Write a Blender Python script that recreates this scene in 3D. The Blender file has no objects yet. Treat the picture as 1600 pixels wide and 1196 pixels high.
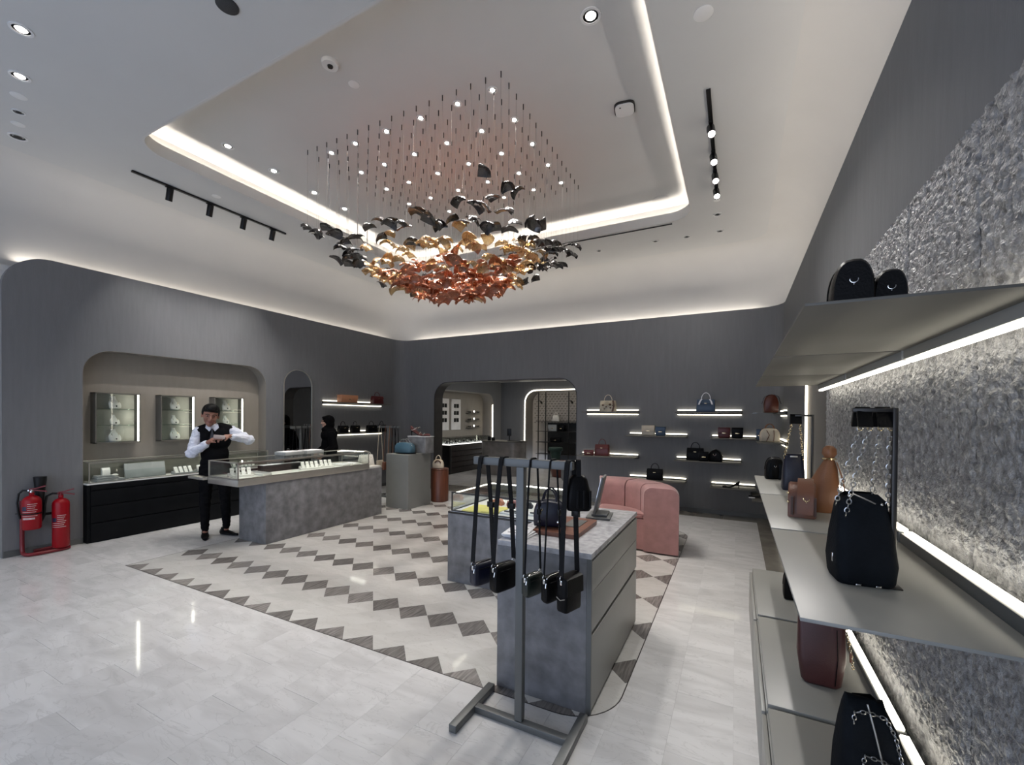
import bpy, bmesh, math, random
from math import sin, cos, pi, radians
from mathutils import Vector, Matrix, noise
from mathutils.geometry import tessellate_polygon
random.seed(7)
SC = bpy.context.scene
COL = SC.collection

# ------------------------------------------------------------------ camera
F_PX = 678.3
YAW, PITCH, ROLL = radians(27.301), radians(-0.549), radians(0.478)
_w = Vector((-sin(YAW)*cos(PITCH), cos(YAW)*cos(PITCH), sin(PITCH)))
_r0 = Vector((cos(YAW), sin(YAW), 0)); _u0 = _r0.cross(_w)
_R = cos(ROLL)*_r0 + sin(ROLL)*_u0; _U = -sin(ROLL)*_r0 + cos(ROLL)*_u0
cam = bpy.data.cameras.new('camera'); camo = bpy.data.objects.new('camera', cam); COL.objects.link(camo)
camo.matrix_world = Matrix(((_R.x, _U.x, -_w.x, 0), (_R.y, _U.y, -_w.y, 0), (_R.z, _U.z, -_w.z, 1.6), (0, 0, 0, 1)))
cam.sensor_width = 36; cam.lens = F_PX/1600*36; cam.shift_y = 60/1600; cam.clip_start = 0.05
SC.camera = camo

# ------------------------------------------------------------------ world, exposure, large lights
SC.view_settings.view_transform = 'Standard'; SC.view_settings.look = 'None'
SC.view_settings.gamma = 1; SC.view_settings.use_curve_mapping = False
SC.view_settings.exposure = 0.0
SC.cycles.use_denoising = True
SC.cycles.max_bounces = 8; SC.cycles.diffuse_bounces = 5; SC.cycles.glossy_bounces = 4
SC.cycles.transparent_max_bounces = 16; SC.cycles.transmission_bounces = 4
SC.cycles.caustics_reflective = False; SC.cycles.caustics_refractive = False
SC.cycles.sample_clamp_indirect = 4
WORLD_STRENGTH = 2.2                      # cool concourse light entering by the open shop front
COVE_WM = 2.5                              # W per metre of cove strip
TRAY_WM = 4.2
PIN_W = 74.0
SPOT_W = 62.0
LED_E = 4.2
WARM = (1.0, 0.90, 0.78); NEUT = (1.0, 0.955, 0.90)
wd = bpy.data.worlds.new('world'); SC.world = wd; wd.use_nodes = True
wd.node_tree.nodes['Background'].inputs[0].default_value = (0.66, 0.775, 1.0, 1)
wd.node_tree.nodes['Background'].inputs[1].default_value = WORLD_STRENGTH

def area(name, loc, direction, sx, sy, power, color=WARM, spread=180, portal=False):
    l = bpy.data.lights.new(name, 'AREA'); l.shape = 'RECTANGLE'; l.size = sx; l.size_y = sy
    l.energy = power; l.color = color; l.spread = radians(spread)
    o = bpy.data.objects.new(name, l); COL.objects.link(o); o.location = loc
    d = Vector(direction).normalized()
    o.rotation_mode = 'QUATERNION'; o.rotation_quaternion = d.to_track_quat('-Z', 'Y')
    if portal: l.cycles.is_portal = True
    return o
def strip(name, p0, p1, d, wm, color=WARM, width=0.03, spread=180):
    """a long thin lamp from p0 to p1 shining along d"""
    p0, p1, d = Vector(p0), Vector(p1), Vector(d).normalized()
    ax = (p1-p0); L = ax.length; ax.normalize(); z = -d; y = z.cross(ax)
    l = bpy.data.lights.new(name, 'AREA'); l.shape = 'RECTANGLE'; l.size = L; l.size_y = width
    l.energy = wm*L; l.color = color; l.spread = radians(spread)
    o = bpy.data.objects.new(name, l); COL.objects.link(o)
    m = Matrix((ax, y, z)).transposed().to_4x4(); m.translation = (p0+p1)/2; o.matrix_world = m
    return o
LX, RX, BY = -7.12, 0.64, 8.02            # left, right, back wall planes
WT = 3.38                                  # top of the grey walls
CZ = 4.4                                   # ceiling
FY = -2.6                                  # shop front behind the camera
# LED cove strips on the ledge behind the top of each grey wall
strip('cove_lamp', (LX-.205, 1.8, WT-.05), (LX-.205, BY+.1, WT-.05), (0, 0, 1), COVE_WM*.95)
strip('cove_lamp', (LX-.1, BY+.205, WT-.05), (RX+.1, BY+.205, WT-.05), (0, 0, 1), COVE_WM*1.35)
strip('cove_lamp', (RX+.205, FY, WT-.05), (RX+.205, BY+.1, WT-.05), (0, 0, 1), COVE_WM*1.5)
strip('cove_lamp', (LX-.14, 1.72, .1), (LX-.14, 1.72, 3.0), (-.6, -1, 0), COVE_WM*.7)
TX0, TX1, TY0, TY1 = -5.60, -.575, 2.21, 6.56   # ceiling tray
strip('tray_lamp', (TX0-.09, TY0, CZ+.05), (TX0-.09, TY1, CZ+.05), (.1, 0, 1), TRAY_WM)
strip('tray_lamp', (TX1+.09, TY0, CZ+.05), (TX1+.09, TY1, CZ+.05), (-.1, 0, 1), TRAY_WM)
strip('tray_lamp', (TX0, TY0-.09, CZ+.05), (TX1, TY0-.09, CZ+.05), (0, .1, 1), TRAY_WM)
strip('tray_lamp', (TX0, TY1+.09, CZ+.05), (TX1, TY1+.09, CZ+.05), (0, -.1, 1), TRAY_WM)
area('shop_front_portal', ((LX+RX)/2, FY-.1, 1.6), (0, 1, 0), RX-LX, 3.2, 1, portal=True)

# ------------------------------------------------------------------ materials
MATS = {}
def mat(name, col, rough=.5, metal=0., var=.08, scale=6., bump=0., bscale=80., spec=.5, coat=0., stretch=(1, 1, 1), obj=True, sheen=0., vcol=None, rnd=0., detail=4.):
    if name in MATS: return MATS[name]
    m = bpy.data.materials.new(name); m.use_nodes = True; nt = m.node_tree; n = nt.nodes; l = nt.links
    b = n['Principled BSDF']; b.inputs['Roughness'].default_value = rough; b.inputs['Metallic'].default_value = metal
    b.inputs['Specular IOR Level'].default_value = spec
    b.inputs['Coat Weight'].default_value = coat; b.inputs['Sheen Weight'].default_value = sheen
    tc = n.new('ShaderNodeTexCoord'); mp = n.new('ShaderNodeMapping'); mp.inputs['Scale'].default_value = stretch
    if obj: l.new(tc.outputs['Object'], mp.inputs[0])
    else:
        g = n.new('ShaderNodeNewGeometry'); l.new(g.outputs['Position'], mp.inputs[0])
    nz = n.new('ShaderNodeTexNoise'); nz.inputs['Scale'].default_value = scale; nz.inputs['Detail'].default_value = detail
    l.new(mp.outputs[0], nz.inputs['Vector'])
    rp = n.new('ShaderNodeValToRGB'); c = Vector(col)
    c2 = Vector(vcol) if vcol else c
    rp.color_ramp.elements[0].position = .3; rp.color_ramp.elements[1].position = .7
    rp.color_ramp.elements[0].color = (*(c*(1-var)), 1); rp.color_ramp.elements[1].color = (*[min(1, x) for x in c2*(1+var)], 1)
    l.new(nz.outputs['Fac'], rp.inputs[0])
    out = rp.outputs[0]
    if rnd:
        oi = n.new('ShaderNodeObjectInfo'); mr = n.new('ShaderNodeMapRange'); mr.inputs[3].default_value = 1-rnd; mr.inputs[4].default_value = 1+rnd
        l.new(oi.outputs['Random'], mr.inputs[0])
        hv = n.new('ShaderNodeHueSaturation'); l.new(mr.outputs[0], hv.inputs['Value']); l.new(out, hv.inputs['Color']); out = hv.outputs[0]
        av = n.new('ShaderNodeVectorMath'); av.operation = 'MULTIPLY_ADD'; sc = n.new('ShaderNodeMath'); sc.operation = 'MULTIPLY'; sc.inputs[1].default_value = 37
        l.new(oi.outputs['Random'], sc.inputs[0]); cb = n.new('ShaderNodeCombineXYZ'); l.new(sc.outputs[0], cb.inputs[0]); l.new(sc.outputs[0], cb.inputs[2])
        av.inputs[1].default_value = (1, 1, 1); l.new(mp.outputs[0], av.inputs[0]); l.new(cb.outputs[0], av.inputs[2]); l.new(av.outputs[0], nz.inputs['Vector'])
    l.new(out, b.inputs['Base Color'])
    if bump:
        n2 = n.new('ShaderNodeTexNoise'); n2.inputs['Scale'].default_value = bscale; n2.inputs['Detail'].default_value = 3; l.new(mp.outputs[0], n2.inputs['Vector'])
        bp = n.new('ShaderNodeBump'); bp.inputs['Strength'].default_value = bump; bp.inputs['Distance'].default_value = .01
        l.new(n2.outputs['Fac'], bp.inputs['Height']); l.new(bp.outputs[0], b.inputs['Normal'])
    MATS[name] = m; return m
def emit(name, col, strength):
    if name in MATS: return MATS[name]
    m = bpy.data.materials.new(name); m.use_nodes = True; nt = m.node_tree; n = nt.nodes
    n.remove(n['Principled BSDF']); e = n.new('ShaderNodeEmission'); e.inputs[0].default_value = (*col, 1); e.inputs[1].default_value = strength
    nt.links.new(e.outputs[0], n['Material Output'].inputs[0]); MATS[name] = m; return m
def glass(name, tint=(.97, .99, .98), gl=.10, rough=.02, body=None, bodyfac=0.):
    """thin pane: clear transmission tinted by the pane, fresnel-like gloss, optional coloured body"""
    if name in MATS: return MATS[name]
    m = bpy.data.materials.new(name); m.use_nodes = True; nt = m.node_tree; n = nt.nodes; l = nt.links
    n.remove(n['Principled BSDF'])
    t = n.new('ShaderNodeBsdfTransparent'); t.inputs[0].default_value = (*tint, 1)
    g = n.new('ShaderNodeBsdfGlossy'); g.inputs['Roughness'].default_value = rough
    lw = n.new('ShaderNodeLayerWeight'); lw.inputs[0].default_value = .25
    mr = n.new('ShaderNodeMapRange'); mr.inputs[3].default_value = gl*.4; mr.inputs[4].default_value = min(1, gl*5)
    l.new(lw.outputs['Fresnel'], mr.inputs[0])
    mx = n.new('ShaderNodeMixShader'); l.new(mr.outputs[0], mx.inputs[0]); l.new(g.outputs[0], mx.inputs[2])
    if body:
        nz = n.new('ShaderNodeTexNoise'); nz.inputs['Scale'].default_value = 14
        oi = n.new('ShaderNodeObjectInfo'); hv = n.new('ShaderNodeHueSaturation'); hv.inputs['Color'].default_value = (*body, 1)
        m2 = n.new('ShaderNodeMapRange'); m2.inputs[3].default_value = .65; m2.inputs[4].default_value = 1.4; l.new(oi.outputs['Random'], m2.inputs[0]); l.new(m2.outputs[0], hv.inputs['Value'])
        d = n.new('ShaderNodeBsdfPrincipled'); l.new(hv.outputs[0], d.inputs['Base Color']); d.inputs['Roughness'].default_value = .22
        m3 = n.new('ShaderNodeMixShader'); m3.inputs[0].default_value = bodyfac; l.new(t.outputs[0], m3.inputs[1]); l.new(d.outputs[0], m3.inputs[2])
        l.new(m3.outputs[0], mx.inputs[1])
    else: l.new(t.outputs[0], mx.inputs[1])
    l.new(mx.outputs[0], n['Material Output'].inputs[0]); MATS[name] = m; return m

WHITE = mat('white_plaster', (.58, .575, .565), .6, var=.02, scale=2, obj=False)
CEIL = mat('ceiling_paint', (.56, .565, .565), .65, var=.02, scale=1.5, obj=False)
GREY = mat('grey_wallcovering', (.175, .178, .186), .6, spec=.08, var=.045, scale=26, stretch=(1, 1, .12), bump=.12, bscale=180, obj=False)
TAUPE = mat('taupe_wallcovering', (.265, .24, .208), .55, var=.04, scale=18, stretch=(1, 1, .2), obj=False)
REVEAL = mat('dark_bronze_lining', (.030, .027, .026), .4, var=.2, scale=8, obj=False)
def marble(name, col, dark, vein, rnd, rough=.16):
    if name in MATS: return MATS[name]
    m = bpy.data.materials.new(name); m.use_nodes = True; nt = m.node_tree; n = nt.nodes; l = nt.links; b = n['Principled BSDF']
    g = n.new('ShaderNodeNewGeometry'); oi = n.new('ShaderNodeObjectInfo')
    sc = n.new('ShaderNodeMath'); sc.operation = 'MULTIPLY'; sc.inputs[1].default_value = 53; l.new(oi.outputs['Random'], sc.inputs[0])
    cb = n.new('ShaderNodeCombineXYZ'); l.new(sc.outputs[0], cb.inputs[2])
    ad = n.new('ShaderNodeVectorMath'); l.new(g.outputs['Position'], ad.inputs[0]); l.new(cb.outputs[0], ad.inputs[1])
    mp = n.new('ShaderNodeMapping'); mp.inputs['Rotation'].default_value = (0, 0, radians(28)); mp.inputs['Scale'].default_value = (1.1, 3.4, 1); l.new(ad.outputs[0], mp.inputs[0])
    n1 = n.new('ShaderNodeTexNoise'); n1.inputs['Scale'].default_value = 1.6; n1.inputs['Detail'].default_value = 8; n1.inputs['Distortion'].default_value = 1.2; l.new(mp.outputs[0], n1.inputs['Vector'])
    r1 = n.new('ShaderNodeValToRGB'); e = r1.color_ramp.elements; e[0].position = .30; e[0].color = (*dark, 1); e[1].position = .62; e[1].color = (*col, 1)
    l.new(n1.outputs['Fac'], r1.inputs[0])
    n2 = n.new('ShaderNodeTexNoise'); n2.inputs['Scale'].default_value = 2.3; n2.inputs['Detail'].default_value = 6; n2.inputs['Distortion'].default_value = 2.0; l.new(mp.outputs[0], n2.inputs['Vector'])
    r2 = n.new('ShaderNodeValToRGB'); e = r2.color_ramp.elements; e[0].position = .485; e[0].color = (0, 0, 0, 1); e[1].position = .5; e[1].color = (1, 1, 1, 1); x = e.new(.515); x.color = (0, 0, 0, 1)
    l.new(n2.outputs['Fac'], r2.inputs[0])
    vm = n.new('ShaderNodeMath'); vm.operation = 'MULTIPLY'; vm.inputs[1].default_value = .5; l.new(r2.outputs[0], vm.inputs[0])
    mx = n.new('ShaderNodeMix'); mx.data_type = 'RGBA'; l.new(vm.outputs[0], mx.inputs[0]); l.new(r1.outputs[0], mx.inputs[6]); mx.inputs[7].default_value = (*vein, 1)
    mr = n.new('ShaderNodeMapRange'); mr.inputs[3].default_value = 1-rnd; mr.inputs[4].default_value = 1+rnd*.6; l.new(oi.outputs['Random'], mr.inputs[0])
    hv = n.new('ShaderNodeHueSaturation'); l.new(mr.outputs[0], hv.inputs['Value']); l.new(mx.outputs[2], hv.inputs['Color'])
    l.new(hv.outputs[0], b.inputs['Base Color']); b.inputs['Roughness'].default_value = rough
    MATS[name] = m; return m
MARBLE = marble('pale_marble', (.70, .695, .69), (.57, .565, .56), (.48, .475, .47), .035, .075)
MARBLE2 = marble('ivory_marble', (.62, .612, .588), (.54, .53, .505), (.47, .455, .425), .04, .075)
BASEST = mat('joint_grout', (.45, .44, .43), .5, var=.05, obj=False)
DARKST = mat('grey_wood_vein_marble', (.20, .187, .178), .10, var=.34, scale=9, stretch=(9, .8, 1), rnd=.28)
BORDER = mat('taupe_border_marble', (.20, .185, .16), .18, var=.2, scale=5, rnd=.12)
METAL_DK = mat('dark_bronze_metal', (.05, .047, .045), .35, .8, var=.1)
RACKM = mat('grey_powder_coat', (.125, .13, .128), .42, .3, var=.05)
SHELFM = mat('greige_lacquer', (.115, .109, .094), .5, var=.04, scale=3)
SHELFG = mat('stone_grey_lacquer', (.29, .29, .27), .4, var=.04, scale=3)
CHROME = mat('polished_steel', (.75, .74, .72), .15, 1., var=.03)
CHAINM = mat('brushed_chain_steel', (.50, .50, .50), .32, 1., var=.05)
GOLD = mat('pale_gold_metal', (.83, .68, .42), .2, 1., var=.04)
FROST = mat('brushed_champagne_frame', (.46, .44, .40), .35, .7, var=.05)
STONE = mat('grey_quartzite', (.17, .17, .178), .38, var=.34, scale=9, bump=.12, bscale=40, detail=9)
ROUGHST = mat('cleft_slate', (.26, .26, .265), .42, var=.6, scale=30, bump=1., bscale=95, detail=12, spec=.7)
BLACKLAQ = mat('black_drawer_front', (.004, .0045, .0055), .5, var=.2, spec=.12)
BLACK = mat('black_leather', (.003, .003, .0036), .42, var=.2, scale=20, bump=.12, bscale=160, spec=.13)
BLACKS = mat('black_suede', (.006, .008, .011), .75, var=.25, scale=14, bump=.15, bscale=120, spec=.12)
NAVY = mat('navy_leather', (.0045, .006, .020), .38, var=.2, scale=20, bump=.1, bscale=160)
BLKTEX = mat('black_webbing', (.004, .004, .005), .6, var=.2, bump=.3, bscale=220, spec=.2)
BLKPL = mat('black_plastic', (.006, .006, .0065), .35, var=.15, spec=.3)
LED = emit('led_diffuser', (1.0, .93, .76), LED_E)
LEDW = emit('led_white', (1.0, .93, .78), LED_E*2.0)
LENS = emit('lamp_lens', (1.0, .95, .88), 30)
GLASS = glass('clear_case_glass')
LWHITE = mat('white_display_leather', (.74, .73, .69), .45, var=.04)
PAPER = mat('white_paper', (.80, .80, .82), .6, var=.03)
TRAYG = mat('grey_felt_tray', (.30, .31, .31), .8, var=.1)
SKIN = mat('skin', (.27, .125, .085), .5, var=.12, scale=12)
HAIR = mat('black_hair', (.004, .0035, .003), .5, var=.4, scale=40, spec=.2)

# ------------------------------------------------------------------ mesh builder
class MB:
    def __init__(s): s.bm = bmesh.new()
    def _new(s, f): return f
    def box(s, cx, cy, cz, sx, sy, sz, bev=0., rz=0., seg=2, rx=0., ry=0.):
        m = Matrix.Translation((cx, cy, cz)) @ Matrix.Rotation(rz, 4, 'Z') @ Matrix.Rotation(ry, 4, 'Y') @ Matrix.Rotation(rx, 4, 'X') @ Matrix.Diagonal((sx, sy, sz, 1))
        r = bmesh.ops.create_cube(s.bm, size=1, matrix=m); vs = r['verts']
        if bev:
            es = list({e for v in vs for e in v.link_edges})
            bmesh.ops.bevel(s.bm, geom=es, offset=min(bev, .49*min(sx, sy, sz)), segments=seg, affect='EDGES', profile=.5)
        return s
    def b(s, x0, y0, z0, x1, y1, z1, bev=0., seg=2):
        return s.box((x0+x1)/2, (y0+y1)/2, (z0+z1)/2, x1-x0, y1-y0, z1-z0, bev, 0, seg)
    def loft(s, rings, cap=(True, True), closed=True, ringclosed=False):
        bm = s.bm; R = [[bm.verts.new(p) for p in r] for r in rings]
        n = len(R[0]); K = len(R)
        for k in range(K if ringclosed else K-1):
            a, b2 = R[k], R[(k+1) % K]
            for i in range(n if closed else n-1):
                j = (i+1) % n
                try: bm.faces.new((a[i], a[j], b2[j], b2[i]))
                except ValueError: pass
        if not ringclosed:
            if cap[0]: bm.faces.new(R[0][::-1])
            if cap[1]: bm.faces.new(R[-1])
        return s
    def tube(s, path, r, n=8, closed=False, cap=True):
        P = [Vector(p) for p in path]; K = len(P); rr = r if isinstance(r, (list, tuple)) else [r]*K
        T = []
        for i in range(K):
            a = P[(i-1) % K] if (closed or i > 0) else P[i]; c = P[(i+1) % K] if (closed or i < K-1) else P[i]
            T.append((c-a).normalized())
        u = T[0].orthogonal().normalized(); rings = []
        for i in range(K):
            u = (u - T[i]*u.dot(T[i])); u = u.normalized() if u.length > 1e-6 else T[i].orthogonal().normalized()
            v = T[i].cross(u)
            rings.append([P[i] + (u*cos(2*pi*k/n) + v*sin(2*pi*k/n))*rr[i] for k in range(n)])
        return s.loft(rings, (cap, cap), True, closed)
    def ribbon(s, path, w, t, side=(0, 1, 0)):
        P = [Vector(p) for p in path]; S = Vector(side).normalized(); rings = []
        for i in range(len(P)):
            a = P[max(0, i-1)]; c = P[min(len(P)-1, i+1)]; T = (c-a).normalized(); N = T.cross(S).normalized()
            rings.append([P[i]+S*w/2+N*t/2, P[i]-S*w/2+N*t/2, P[i]-S*w/2-N*t/2, P[i]+S*w/2-N*t/2])
        return s.loft(rings)
    def lathe(s, prof, n=24, c=(0, 0, 0), sx=1., sy=1., cap=True):
        c = Vector(c)
        return s.loft([[c+Vector((max(r, 1e-4)*cos(2*pi*k/n)*sx, max(r, 1e-4)*sin(2*pi*k/n)*sy, z)) for k in range(n)] for r, z in prof], (cap, cap))
    def cyl(s, p0, p1, r0, r1=None, n=16): return s.tube([p0, p1], [r0, r0 if r1 is None else r1], n)
    def prism(s, poly, f, t0, t1, holes=()):
        """f(u, v, t) maps the plane polygon to space; extruded from t0 to t1"""
        bm = s.bm; loops = [list(poly)]+[list(h) for h in holes]; A = []; B = []
        for lp in loops:
            A.append([bm.verts.new(f(u, v, t0)) for u, v in lp]); B.append([bm.verts.new(f(u, v, t1)) for u, v in lp])
        fa = [v for l in A for v in l]; fb = [v for l in B for v in l]
        if holes:
            for t in tessellate_polygon([[Vector((u, v, 0)) for u, v in lp] for lp in loops]):
                try: bm.faces.new([fa[i] for i in t]); bm.faces.new([fb[i] for i in t][::-1])
                except ValueError: pass
        else: bm.faces.new(A[0]); bm.faces.new(B[0][::-1])
        for a, b2 in zip(A, B):
            for i in range(len(a)):
                j = (i+1) % len(a); bm.faces.new((a[i], b2[i], b2[j], a[j]))
        return s
    def ball(s, c, rx, ry=None, rz=None, n=12, m=None):
        ry = rx if ry is None else ry; rz = rx if rz is None else rz
        mt = Matrix.Translation(c) @ (m.to_4x4() if m else Matrix.Identity(4)) @ Matrix.Diagonal((rx, ry, rz, 1))
        bmesh.ops.create_uvsphere(s.bm, u_segments=n, v_segments=max(6, n*2//3), radius=1, matrix=mt); return s
    def arc(s, c, R, r, a0, a1, ux, uy, n=16, m=6):
        c, ux, uy = Vector(c), Vector(ux), Vector(uy)
        return s.tube([c+ux*R*cos(a0+(a1-a0)*k/n)+uy*R*sin(a0+(a1-a0)*k/n) for k in range(n+1)], r, m)
    def build(s, name, m, parent=None, smooth=True, angle=38, loc=None, rz=0.):
        me = bpy.data.meshes.new(name); bmesh.ops.recalc_face_normals(s.bm, faces=s.bm.faces[:]); s.bm.to_mesh(me); s.bm.free()
        me.materials.append(m)
        if smooth:
            me.polygons.foreach_set('use_smooth', [True]*len(me.polygons)); me.set_sharp_from_angle(angle=radians(angle))
        o = bpy.data.objects.new(name, me); COL.objects.link(o)
        if parent: o.parent = parent
        if loc is not None: o.location = loc
        if rz: o.rotation_euler = (0, 0, rz)
        return o
def thing(name, label, cat, loc=(0, 0, 0), rz=0., group=None):
    o = bpy.data.objects.new(name, None); COL.objects.link(o); o.empty_display_size = .05
    o.location = loc; o.rotation_euler = (0, 0, rz); o['label'] = label; o['category'] = cat
    if group: o['group'] = group
    return o
def tag(o, label, cat, group=None):
    o['label'] = label; o['category'] = cat
    if group: o['group'] = group
    return o
def struct(o): o['kind'] = 'structure'; return o
def dup(root, loc, rz=None, label=None, group=None):
    r = root.copy(); COL.objects.link(r); r.location = loc
    if rz is not None: r.rotation_euler = (0, 0, rz)
    if label: r['label'] = label
    if group: r['group'] = group
    for ch in list(root.children):
        c = ch.copy(); COL.objects.link(c); c.parent = r
        for g in list(ch.children):
            d = g.copy(); COL.objects.link(d); d.parent = c
    return r
def rrect(x0, y0, x1, y1, r, n=8, c=(1, 1, 1, 1)):
    """ccw rounded rectangle; c flags which of (x0y0, x1y0, x1y1, x0y1) are round"""
    P = []
    for (cx, cy, a, on, px, py) in ((x0+r, y0+r, pi, c[0], x0, y0), (x1-r, y0+r, 1.5*pi, c[1], x1, y0), (x1-r, y1-r, 0, c[2], x1, y1), (x0+r, y1-r, .5*pi, c[3], x0, y1)):
        if on:
            for k in range(n+1): P.append((cx+r*cos(a+k*pi/2/n), cy+r*sin(a+k*pi/2/n)))
        else: P.append((px, py))
    return P
fX = lambda u, v, t: (t, u, v)      # plane across x: polygon in (y, z)
fY = lambda u, v, t: (u, t, v)      # plane across y: polygon in (x, z)
fZ = lambda u, v, t: (u, v, t)      # plane across z
def clip(poly, inside):
    """convex clip of poly by convex ccw polygon inside"""
    out = list(poly); n = len(inside)
    for i in range(n):
        a = inside[i]; b = inside[(i+1) % n]; ex, ey = b[0]-a[0], b[1]-a[1]
        if abs(ex)+abs(ey) < 1e-9: continue
        sd = lambda p: ex*(p[1]-a[1])-ey*(p[0]-a[0])
        src, out = out, []
        for k in range(len(src)):
            p, q = src[k], src[(k+1) % len(src)]; dp, dq = sd(p), sd(q)
            if dp >= 0: out.append(p)
            if dp*dq < 0:
                t = dp/(dp-dq); out.append((p[0]+(q[0]-p[0])*t, p[1]+(q[1]-p[1])*t))
        if len(out) < 3: return []
    return out
def parea(p): return abs(sum(p[i][0]*p[(i+1) % len(p)][1]-p[(i+1) % len(p)][0]*p[i][1] for i in range(len(p))))/2
# ================================================================== the room
# ---- floor: bed, marble tiles, inlay of grey squares between ivory strips, dark border
bed = MB(); bed.b(LX-.4, FY, -.12, RX+.9, BY+5.6, -.0016)
floor = struct(bed.build('floor', BASEST, smooth=False))
def tilemesh(poly, cache={}):
    cx = sum(p[0] for p in poly)/len(poly); cy = sum(p[1] for p in poly)/len(poly)
    key = tuple((round(p[0]-cx, 4), round(p[1]-cy, 4)) for p in poly)
    if key not in cache:
        m = MB(); m.prism(key, fZ, -.006, 0)
        me = bpy.data.meshes.new('tile'); bmesh.ops.recalc_face_normals(m.bm, faces=m.bm.faces[:]); m.bm.to_mesh(me); m.bm.free(); cache[key] = me
    return cache[key], (cx, cy, 0)
def shrink(poly, g):
    cx = sum(p[0] for p in poly)/len(poly); cy = sum(p[1] for p in poly)/len(poly)
    r = max(math.hypot(p[0]-cx, p[1]-cy) for p in poly); k = 1-g/max(r, .05)
    return [(cx+(p[0]-cx)*k, cy+(p[1]-cy)*k) for p in poly]
def tile(name, poly, m, parent=floor, g=.0008):
    me, c = tilemesh(shrink(poly, g))
    if not me.materials: me.materials.append(m)
    o = bpy.data.objects.new(name, me); COL.objects.link(o); o.parent = parent; o.location = c
    if me.materials[0] is not m:
        o.material_slots[0].link = 'OBJECT'; o.material_slots[0].material = m
    return o
def tiled(x0, y0, x1, y1, m=MARBLE, w=.2925, L=.585, ox=.006, name='floor_tile'):
    k0 = math.floor((x0-ox)/w)
    k = k0
    while ox+k*w < x1-1e-3:
        a, b2 = max(x0, ox+k*w), min(x1, ox+(k+1)*w)
        y = math.floor(y0/L)*L + ((k*7) % 5)/5*L - L
        while y < y1:
            c, d = max(y0, y), min(y1, y+L)
            if d-c > .02 and b2-a > .01: tile(name, [(a, c), (b2, c), (b2, d), (a, d)], m)
            y += L
        k += 1
IX0, IX1, IY0, IY1 = -5.69, -.565, 2.19, 6.56
tiled(LX-.3, .42, .30, IY0-.006); tiled(LX-.3, IY0-.006, IX0-.006, 7.65); tiled(IX1+.006, IY0-.006, .30, 7.65); tiled(IX0-.006, IY1+.006, IX1+.006, 7.65)
y = -1
for k in range(9):
    tile('border_tile', [(LX+k*.87, 7.655), (min(RX, LX+(k+1)*.87), 7.655), (min(RX, LX+(k+1)*.87), BY+.33), (LX+k*.87, BY+.33)], BORDER)
for k in range(4): tile('border_tile', [(.302, 4.17+k*.87), (RX, 4.17+k*.87), (RX, 4.17+(k+1)*.87), (.302, 4.17+(k+1)*.87)], BORDER)
# inlay: every 45 degree lane alternates one grey square (side s) and one ivory strip (side 3s)
inside = rrect(IX0, IY0, IX1, IY1, .3, 6, (0, 1, 1, 0))
D = .2925; S = D/math.sqrt(2); e1 = (math.sqrt(.5), math.sqrt(.5)); e2 = (-math.sqrt(.5), math.sqrt(.5))
for i in range(-34, 34):
    for j in range(-12, 14):
        ox, oy = -2.915+i*D, 2.19                 # centre of a grey square of the first row
        a0 = j*4*S
        for nm, u0, u1, m in (('inlay_square', -S/2, S/2, DARKST), ('inlay_strip', S/2, 3.5*S, MARBLE2)):
            q = [(ox+(a0+u)*e1[0]+v*e2[0], oy+(a0+u)*e1[1]+v*e2[1]) for u, v in ((u0, -S/2), (u1, -S/2), (u1, S/2), (u0, S/2))]
            if max(p[0] for p in q) < IX0 or min(p[0] for p in q) > IX1 or max(p[1] for p in q) < IY0 or min(p[1] for p in q) > IY1: continue
            q = clip(q, inside)
            if q and parea(q) > 2e-4: tile(nm, q, m, g=.0008)
ed = MB(); o2 = rrect(IX0-.006, IY0-.006, IX1+.006, IY1+.006, .306, 10, (0, 1, 1, 0)); i2 = rrect(IX0, IY0, IX1, IY1, .3, 10, (0, 1, 1, 0))
ed.prism(o2, fZ, -.006, .0006, [i2]); ed.build('inlay_edge_strip', METAL_DK, floor, smooth=False)
co = MB()                                        # corner fillers outside the rounded inlay corners
for (px, py, sx, sy) in ((IX1, IY0, -1, 1), (IX1, IY1, -1, -1)):
    P = [(px-.006*sx, py-.006*sy)]+[(px-.006*sx+sx*.306*(1-sin(t)), py-.006*sy+sy*.306*(1-cos(t))) for t in [k*pi/2/8 for k in range(9)]]
    co.prism(P, fZ, -.006, -.0002)
co.build('corner_infill', MARBLE, floor, smooth=False)

# ---- grey walls with the alcove and the opening
A0, A1, AZ, AR = 2.315, 4.65, 2.40, .30          # alcove in the left wall
ar = lambda y0, y1, z1, r, n=8: [(y1, 0)]+[(y1-r+r*cos(t), z1-r+r*sin(t)) for t in [k*pi/2/n for k in range(n+1)]]+[(y0+r-r*sin(t), z1-r+r*cos(t)) for t in [k*pi/2/n for k in range(n+1)]]+[(y0, 0)]
def archwall(name, y0, y1, z1, arch, f, t0, t1, m, lr=0):
    """wall polygon with an arch cut from its foot; the arch runs right foot .. left foot"""
    top = [(y1, 0), (y1, z1)]+([(y0+lr-lr*sin(t), z1-lr+lr*cos(t)) for t in [k*pi/2/10 for k in range(11)]] if lr else [(y0, z1)])+[(y0, 0)]
    P = top + arch[::-1]
    w = MB(); bm = w.bm; A = [bm.verts.new(f(u, v, t0)) for u, v in P]; B = [bm.verts.new(f(u, v, t1)) for u, v in P]
    for t in tessellate_polygon([[Vector((u, v, 0)) for u, v in P]]):
        bm.faces.new([A[i] for i in t]); bm.faces.new([B[i] for i in t][::-1])
    for i in range(len(P)):
        j = (i+1) % len(P); bm.faces.new((A[i], B[i], B[j], A[j]))
    return struct(w.build(name, m, smooth=False))
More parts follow.
